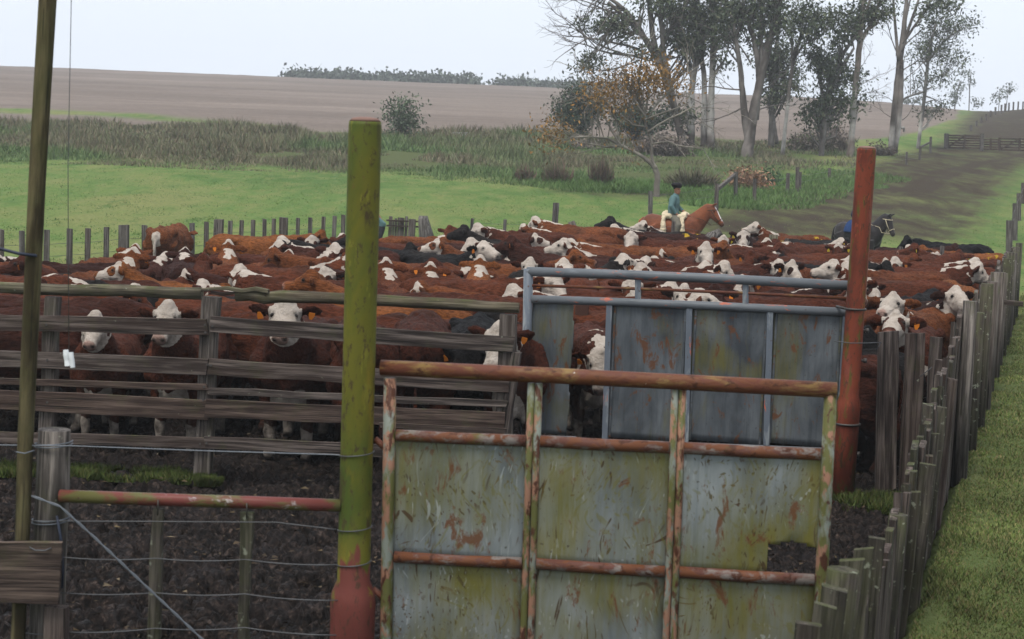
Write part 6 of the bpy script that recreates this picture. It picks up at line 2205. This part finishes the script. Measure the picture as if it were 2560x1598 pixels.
tree('eucalyptus_tree', 'slender pale eucalyptus with a curved branch and leafy top', (1955, 388),
     [[(1955, 390, 15), (1961, 340, 13), (1967, 280, 12), (1975, 210, 12), (1985, 150, 10), (2000, 100, 9), (2012, 70, 6)], [(1988, 145, 8), (2005, 115, 7), (2025, 105, 5), (2045, 95, 4)], [(1976, 200, 7), (1982, 120, 6), (1975, 50, 4)]],
     [(2020, 30, 40, 26, 16), (2050, 50, 40, 22, 14), (2025, 75, 26, 18, 8), (2000, 95, 18, 14, 5), (2075, 40, 18, 14, 5), (1985, 60, 20, 26, 6)], 105, GREY, None, [(1985, 140, -10, -60, 2.2, .05, 3), (1968, 270, 20, -10, 1.5, .03, 2)], (0.2, 3.4))
tree('eucalyptus_tree', 'ivy-clad eucalyptus forking right, left of the white-barked one', (2052, 390),
     [[(2052, 392, 18), (2057, 350, 20), (2062, 300, 24), (2072, 230, 20), (2085, 180, 16), (2110, 130, 13), (2140, 90, 11), (2160, 60, 8)], [(2074, 230, 12), (2105, 170, 10), (2135, 120, 8)], [(2062, 280, 12), (2050, 200, 10), (2040, 150, 7)]],
     [(2040, 135, 28, 20, 14), (2060, 160, 24, 22, 14), (2080, 190, 20, 30, 14), (2070, 240, 20, 30, 12), (2040, 270, 18, 28, 12), (2025, 290, 14, 14, 6), (2110, 190, 20, 24, 10), (2112, 255, 20, 16, 10), (2100, 90, 22, 20, 10), (2125, 60, 28, 24, 14), (2140, 30, 26, 18, 10), (2095, 150, 20, 16, 8), (2100, 290, 8, 20, 4), (2060, 290, 16, 24, 8)], 106, ((0.07, 0.06, 0.055), (0.15, 0.14, 0.13)), None, [(2040, 160, -30, -30, 1.5, .04, 2)])
tree('eucalyptus_tree', 'white-barked eucalyptus with a dark nest in its fork', (2124, 392),
     [[(2124, 394, 26), (2130, 340, 20), (2134, 260, 19), (2144, 170, 20), (2150, 90, 20), (2156, 30, 18), (2164, -40, 15), (2170, -120, 10)], [(2148, 110, 14), (2172, 70, 12), (2190, 30, 10), (2205, -20, 8)], [(2152, 80, 12), (2168, 20, 10), (2185, -30, 8)]],
     [(2195, 35, 22, 16, 10), (2215, 25, 18, 14, 7), (2160, 20, 16, 14, 4), (2150, 200, 10, 20, 4), (2145, 260, 8, 16, 3), (2200, -20, 50, 24, 12)], 107, ((0.12, 0.095, 0.08), (0.22, 0.19, 0.165)), None,
     [(2145, 215, 26, -16, 1.6, .03, 3), (2144, 180, 26, -26, 1.6, .03, 3), (2142, 240, 24, -10, 1.5, .03, 3)], (0.9, 4.6))
tree('eucalyptus_tree', 'tall eucalyptus of many upswept stems above the red post', (2228, 388),
     [[(2226, 390, 20), (2232, 330, 22), (2240, 250, 24), (2248, 170, 22), (2258, 90, 18), (2265, 20, 14), (2270, -60, 9)], [(2238, 384, 14), (2246, 320, 18), (2252, 240, 18), (2254, 180, 14), (2256, 150, 10)], [(2246, 150, 12), (2240, 90, 10), (2233, 0, 8)], [(2254, 130, 12), (2275, 60, 10), (2300, -10, 7)], [(2256, 110, 10), (2290, 60, 8), (2325, 10, 5)], [(2250, 150, 9), (2262, 60, 7), (2280, -20, 5)], [(2252, 320, 10), (2260, 318, 9), (2260, 330, 6)]],
     [(2340, 5, 26, 14, 9), (2370, 8, 24, 10, 6), (2310, 30, 18, 14, 4)], 108, GREY, None,
     [(2246, 140, -6, -60, 2.4, .05, 3), (2256, 120, 40, -40, 2.4, .05, 3), (2250, 180, 36, -30, 2.0, .05, 3), (2238, 260, -14, -14, 1.2, .03, 3), (2234, 300, -14, -12, 1.2, .03, 3), (2256, 300, 40, -30, 1.8, .04, 3), (2254, 210, 30, -40, 2.0, .04, 3), (2244, 100, -10, -60, 2.2, .04, 3)], (0.3, 2.6))
tree('eucalyptus_tree', 'rightmost eucalyptus, slim trunk with broad leafy boughs to the right', (2294, 372),
     [[(2294, 376, 13), (2302, 310, 12), (2312, 240, 12), (2318, 170, 11), (2326, 110, 9), (2340, 60, 6)], [(2310, 230, 8), (2290, 235, 7), (2262, 245, 7), (2250, 260, 5)], [(2318, 160, 7), (2350, 110, 5), (2390, 80, 4)], [(2312, 210, 6), (2340, 190, 4), (2370, 190, 3)]],
     [(2350, 45, 30, 20, 14), (2385, 62, 40, 16, 16), (2420, 60, 28, 12, 9), (2340, 85, 34, 20, 16), (2330, 125, 30, 18, 14), (2375, 120, 30, 18, 12), (2385, 150, 34, 12, 12), (2300, 110, 24, 14, 8), (2350, 195, 26, 18, 12), (2300, 195, 24, 12, 8), (2320, 275, 24, 10, 8), (2355, 265, 22, 10, 7), (2290, 140, 20, 12, 6)], 109, ((0.08, 0.075, 0.07), (0.17, 0.16, 0.15)), None, [], (0.9, 3.0), size=0.24, per=26)
nb = hit(2124, 392)[1]
A = Acc()
c = W(2176, 48, nb)
rg = np.random.default_rng(4)
for _ in range(160):
    a_ = rg.normal(0, 1, 3)
    a_ /= np.linalg.norm(a_)
    p = c + a_ * np.array([.35, .3, .45]) * rg.uniform(.5, 1)
    q = p + rg.normal(0, .22, 3)
    A.tube([p, q], .018, 3, False)
tag(A.build('stick_nest', plain_mat('nest_sticks', (0.05, 0.04, 0.035), 0.9), None, c), 'dark stick nest in the fork of the white-barked eucalyptus', 'nest')

# crooked half-bare tree with orange leaves in the pasture
tree('orange_tree', 'crooked half-bare tree with thin orange autumn leaves in the pasture', (1642, 492),
     [[(1641, 496, 24), (1642, 470, 21), (1644, 440, 20), (1638, 418, 18), (1612, 396, 13), (1580, 376, 11), (1550, 363, 10), (1520, 346, 7), (1480, 342, 5), (1440, 340, 3)], [(1640, 422, 11), (1628, 395, 10), (1630, 350, 9), (1615, 320, 9), (1612, 290, 8), (1590, 240, 6), (1580, 190, 4)], [(1614, 318, 6), (1580, 312, 5), (1556, 300, 4)], [(1616, 300, 5), (1650, 250, 4), (1690, 210, 3)], [(1550, 363, 6), (1538, 300, 5), (1540, 240, 3)], [(1630, 360, 5), (1680, 350, 4), (1720, 400, 2)], [(1555, 362, 5), (1500, 370, 3), (1440, 385, 2)]],
     [(1545, 215, 70, 26, 20), (1500, 240, 30, 22, 10), (1620, 200, 60, 26, 16), (1680, 205, 40, 18, 10), (1590, 180, 40, 18, 8), (1365, 335, 14, 8, 4), (1395, 315, 12, 10, 4), (1400, 345, 10, 6, 3), (1565, 345, 14, 8, 3), (1640, 165, 30, 18, 6), (1560, 270, 60, 20, 6)], 110, ((0.12, 0.105, 0.09), (0.24, 0.215, 0.18)), ORANGE,
     [(1612, 290, -40, -50, 2.2, .06, 3), (1590, 250, 10, -60, 2.0, .05, 3), (1580, 310, -60, -40, 2.0, .05, 3), (1640, 260, 50, -40, 2.0, .05, 3), (1550, 360, -30, -60, 2.2, .05, 3), (1520, 346, -60, -6, 1.6, .04, 3), (1560, 364, -50, 20, 1.6, .04, 3), (1620, 330, 50, -50, 2.2, .05, 3), (1540, 300, -30, -60, 1.8, .05, 3), (1660, 350, 50, 30, 1.8, .04, 3), (1600, 280, -70, -40, 2.0, .05, 3), (1612, 300, 60, -30, 2.0, .05, 3), (1640, 240, 60, -20, 1.6, .04, 3)], None, group=None, size=0.18, per=40, twig=True)

# round dark evergreen shrubs
SHR = [(0.035, 0.055, 0.032), (0.045, 0.068, 0.04), (0.055, 0.075, 0.045)]
tree('evergreen_tree', 'dense dark green round tree left of the orange tree', (1452, 338), [[(1455, 340, 10), (1452, 310, 9), (1448, 270, 6)], [(1452, 310, 6), (1475, 260, 4)], [(1452, 312, 6), (1425, 270, 4)]],
     [(1440, 255, 34, 28, 34), (1420, 282, 34, 20, 26), (1470, 270, 30, 30, 26), (1440, 300, 40, 14, 22), (1455, 228, 18, 14, 8)], 120, GREY, SHR, depth=118, group=None, per=44, size=0.28)
tree('evergreen_tree', 'lower dark evergreen half hidden behind the orange tree', (1580, 342), [[(1580, 344, 8), (1582, 310, 6), (1585, 280, 4)]],
     [(1585, 295, 34, 28, 26), (1610, 310, 30, 22, 16), (1560, 300, 22, 22, 12), (1650, 290, 24, 26, 10)], 121, GREY, SHR, depth=120, group=None, per=44)
tree('lone_shrub', 'lone loose green shrub before the stubble, right of the green post top', (1005, 342), [[(1005, 346, 7), (1003, 320, 6), (1000, 290, 4)], [(1004, 330, 5), (1020, 300, 3), (1025, 270, 2)], [(1003, 325, 4), (980, 290, 2), (965, 275, 2)]],
     [(1005, 275, 22, 20, 16), (985, 285, 22, 10, 8), (1010, 300, 24, 20, 18), (1020, 262, 12, 10, 6), (1000, 320, 20, 14, 10), (1030, 310, 10, 18, 5)], 122, GREY, [(0.065, 0.09, 0.05), (0.08, 0.105, 0.06), (0.055, 0.075, 0.045)], depth=112, cat='shrub', group=None, per=26, size=0.24)


def twig_bush(name, label, px, py, wpx, hpx, cols, n, seed, upright=0.8, group=None, leafn=0):
    h = hit(px, py)
    s = h[1] / FOCAL
    rng = np.random.default_rng(seed)
    t = empty(name, h, label, 'shrub', group)
    rx, hz_ = wpx * s / 2, hpx * s
    m_ = n
    a = rng.uniform(0, 6.28, m_)
    q = np.sqrt(rng.uniform(0, 1, m_))
    B0 = np.stack([np.cos(a) * q * rx * .5, np.sin(a) * q * rx * .5, 0 * a - .1], 1)
    top = np.stack([np.cos(a) * q * rx, np.sin(a) * q * rx, hz_ * (1 - .35 * q) * rng.uniform(.35, 1.12, m_) * (.6 + .7 * vnoise(a * 1.3, q * 2, seed=seed))], 1)
    midp = (B0 * (1 - upright * .5) + top * upright * .5) + rng.normal(0, .12, (m_, 3))
    midp[:, 2] = np.maximum(midp[:, 2], .05)
    wd = rng.uniform(.02, .05, m_)[:, None]
    b_ = rng.normal(0, 1, (m_, 3))
    b_ /= np.linalg.norm(b_, axis=1, keepdims=True)
    V = np.stack([B0 - b_ * wd, B0 + b_ * wd, midp + b_ * wd * .8, midp - b_ * wd * .8, top], 1).reshape(-1, 3)
    i5 = np.arange(m_) * 5
    F = np.concatenate([np.stack([i5, i5 + 1, i5 + 2], 1), np.stack([i5, i5 + 2, i5 + 3], 1), np.stack([i5 + 3, i5 + 2, i5 + 4], 1)])
    me = mesh_np('twigs', V, F)
    point_colors(me, 'tint', np.repeat(palette(m_, cols, rng, .3), 5, axis=0))
    link('twigs', me, M['weed'], t, h)
    if leafn:
        g = rng.normal(0, 1, (leafn, 3))
        g /= np.linalg.norm(g, axis=1, keepdims=True)
        C = h + np.abs(g) * np.array([0, 0, 1]) * hz_ * .85 + g * np.array([rx * .9, rx * .9, 0])
        leaves('foliage', C, .5, 24, .22, cols, t, seed + 3)
    return t


REDB = [(0.13, 0.09, 0.07), (0.155, 0.108, 0.082), (0.12, 0.10, 0.068), (0.10, 0.11, 0.06)]
DEAD = [(0.125, 0.10, 0.085), (0.15, 0.12, 0.098), (0.105, 0.09, 0.075)]
twig_bush('twiggy_bush', 'small red-brown twiggy bush at the front edge of the weeds', 1312, 452, 60, 52, REDB, 260, 131)
twig_bush('twiggy_bush', 'larger red-brown twiggy bush left of the upright rusty one', 1392, 456, 84, 74, REDB, 420, 132)
twig_bush('twiggy_bush', 'upright rusty twiggy bush left of the crooked tree trunk', 1502, 458, 66, 82, REDB, 480, 133, .95)
twig_bush('twiggy_bush', 'wide olive twiggy thicket right of the crooked tree trunk', 1730, 466, 170, 62, [(0.13, 0.112, 0.075), (0.15, 0.13, 0.085), (0.11, 0.112, 0.07)], 620, 134)
twig_bush('brush_mound', 'dull brown brush mound behind the orange tree', 1655, 388, 150, 54, DEAD, 1500, 135, .3, leafn=60)
twig_bush('brush_mound', 'small brown brush heap left of the orange tree trunk', 1452, 372, 50, 18, DEAD, 350, 136, .3, leafn=14)
twig_bush('brush_mound', 'green-topped brown brush mound under the eucalyptus trees', 2030, 378, 130, 52, DEAD + [(0.06, 0.085, 0.035)], 1500, 137, .3, leafn=70)
twig_bush('brush_mound', 'taller dark brush heap against the ivy-clad trunk', 2090, 380, 70, 70, DEAD, 900, 138, .4, leafn=40)
twig_bush('brush_mound', 'low brown brush pile beside the tall upswept eucalyptus', 2200, 388, 90, 28, DEAD, 700, 139, .3, leafn=24)
twig_bush('straw_heap', 'pale orange heap of dry brush beside the slanting strut', 1862, 470, 100, 42, [(0.22, 0.125, 0.075), (0.25, 0.15, 0.09), (0.19, 0.12, 0.08)], 900, 140, .3, leafn=40)
twig_bush('straw_heap', 'low tuft of straw on the grass behind the herd', 1500, 606, 110, 22, [(0.22, 0.19, 0.11), (0.19, 0.16, 0.10)], 500, 141, .3)
twig_bush('weed_clump', 'dark green weed clump beside the broken track fence', 1916, 462, 46, 30, [(0.04, 0.075, 0.03), (0.05, 0.09, 0.035)], 400, 142, .5, leafn=20)

# woods on the skyline: too far to tell the trees apart
rng = np.random.default_rng(77)
pts = []
for (x0, x1, y0, y1, n, hh_) in ((728, 800, 197, 200, 60, 20), (790, 1190, 198, 214, 260, 22), (1110, 1185, 212, 214, 40, 20), (1245, 1320, 214, 216, 50, 16), (1310, 1420, 216, 220, 70, 12), (1420, 1560, 220, 224, 60, 14)):
    px = rng.uniform(x0, x1, n)
    py = np.interp(px, [x0, x1], [y0, y1])
    for a_, b_ in zip(px, py):
        d_ = rng.uniform(395, 440)
        q = W(a_, b_ + 12, d_)
        for k in range(5):
            pts.append([q[0] + rng.normal(0, .8), d_, q[2] + rng.uniform(0, (hh_ + 6) * d_ / FOCAL) * rng.uniform(.4, 1)])
pts = np.array(pts)
hold = empty('t', (0, 0, 0))
o = leaves('distant_wood', pts, 1.5, 9, 1.0, [(0.045, 0.06, 0.04), (0.055, 0.07, 0.048), (0.06, 0.07, 0.055)], hold, 5, 0, 1.0, .7)
o.parent = None
bpy.data.objects.remove(hold)
tag(o, 'low wood along the skyline of the stubble hill', 'wood', None, 'stuff')

FAR = [(0.06, 0.075, 0.05), (0.075, 0.09, 0.06)]
for k, (bx, by, trk, bl, lab) in enumerate((
    (2385, 266, [[(2385, 268, 5), (2392, 230, 4), (2400, 205, 3)]], [(2398, 210, 14, 12, 6), (2390, 232, 16, 14, 8), (2382, 252, 14, 12, 6)], 'hazy far tree on the skyline, left of the pair with a bare stem'),
    (2425, 266, [[(2424, 268, 4), (2424, 220, 3.5), (2428, 180, 2.5)], [(2424, 225, 3), (2420, 190, 2)]], [(2420, 182, 14, 8, 5), (2428, 200, 8, 12, 3), (2440, 256, 14, 8, 6)], 'hazy tall far tree with a thin bare stem on the skyline'),
    (2498, 262, [[(2497, 264, 3), (2499, 240, 2.5), (2500, 222, 2)]], [(2498, 236, 6, 14, 4), (2490, 245, 5, 8, 2)], 'slim hazy far tree above the distant fence posts'),
    (2515, 260, [[(2515, 262, 3), (2518, 240, 2.5), (2524, 218, 2)]], [(2526, 219, 12, 4, 4), (2516, 232, 6, 10, 4)], 'wind-bent hazy far tree above the distant fence posts'),
    (2268, 262, [[(2268, 264, 3), (2268, 250, 2)]], [(2268, 252, 16, 8, 6), (2290, 250, 16, 10, 6)], 'low hazy far clump on the skyline behind the eucalyptus trees'))):
    tree('distant_tree', lab, (bx, by), trk, bl, 160 + k, GREY, FAR, depth=330, size=0.6, per=16, group='hazy trees on the skyline', twig=False)

# ------------------------------------------------------------------ misty air
A = Acc()
x0, x1, y0, y1, z0, z1 = -2720, 2720, -40, 770, -12, 48
A.add([(x0, y0, z0), (x1, y0, z0), (x1, y1, z0), (x0, y1, z0), (x0, y0, z1), (x1, y0, z1), (x1, y1, z1), (x0, y1, z1)], [(0, 3, 2, 1), (4, 5, 6, 7), (0, 1, 5, 4), (1, 2, 6, 5), (2, 3, 7, 6), (3, 0, 4, 7)])
hm = bpy.data.materials.new('mist')
hm.use_nodes = True
nt = hm.node_tree
nt.nodes.clear()
pv = nt.nodes.new('ShaderNodeVolumePrincipled')
pv.inputs['Color'].default_value = (0.93, 0.965, 1.0, 1)
pv.inputs['Density'].default_value = 0.0006
pv.inputs['Anisotropy'].default_value = 0.0
ou = nt.nodes.new('ShaderNodeOutputMaterial')
nt.links.new(pv.outputs[0], ou.inputs['Volume'])
o = A.build('haze', hm, None, (0, 0, 0), False)
tag(o, 'pale mist over the fields', 'haze', None, 'stuff')
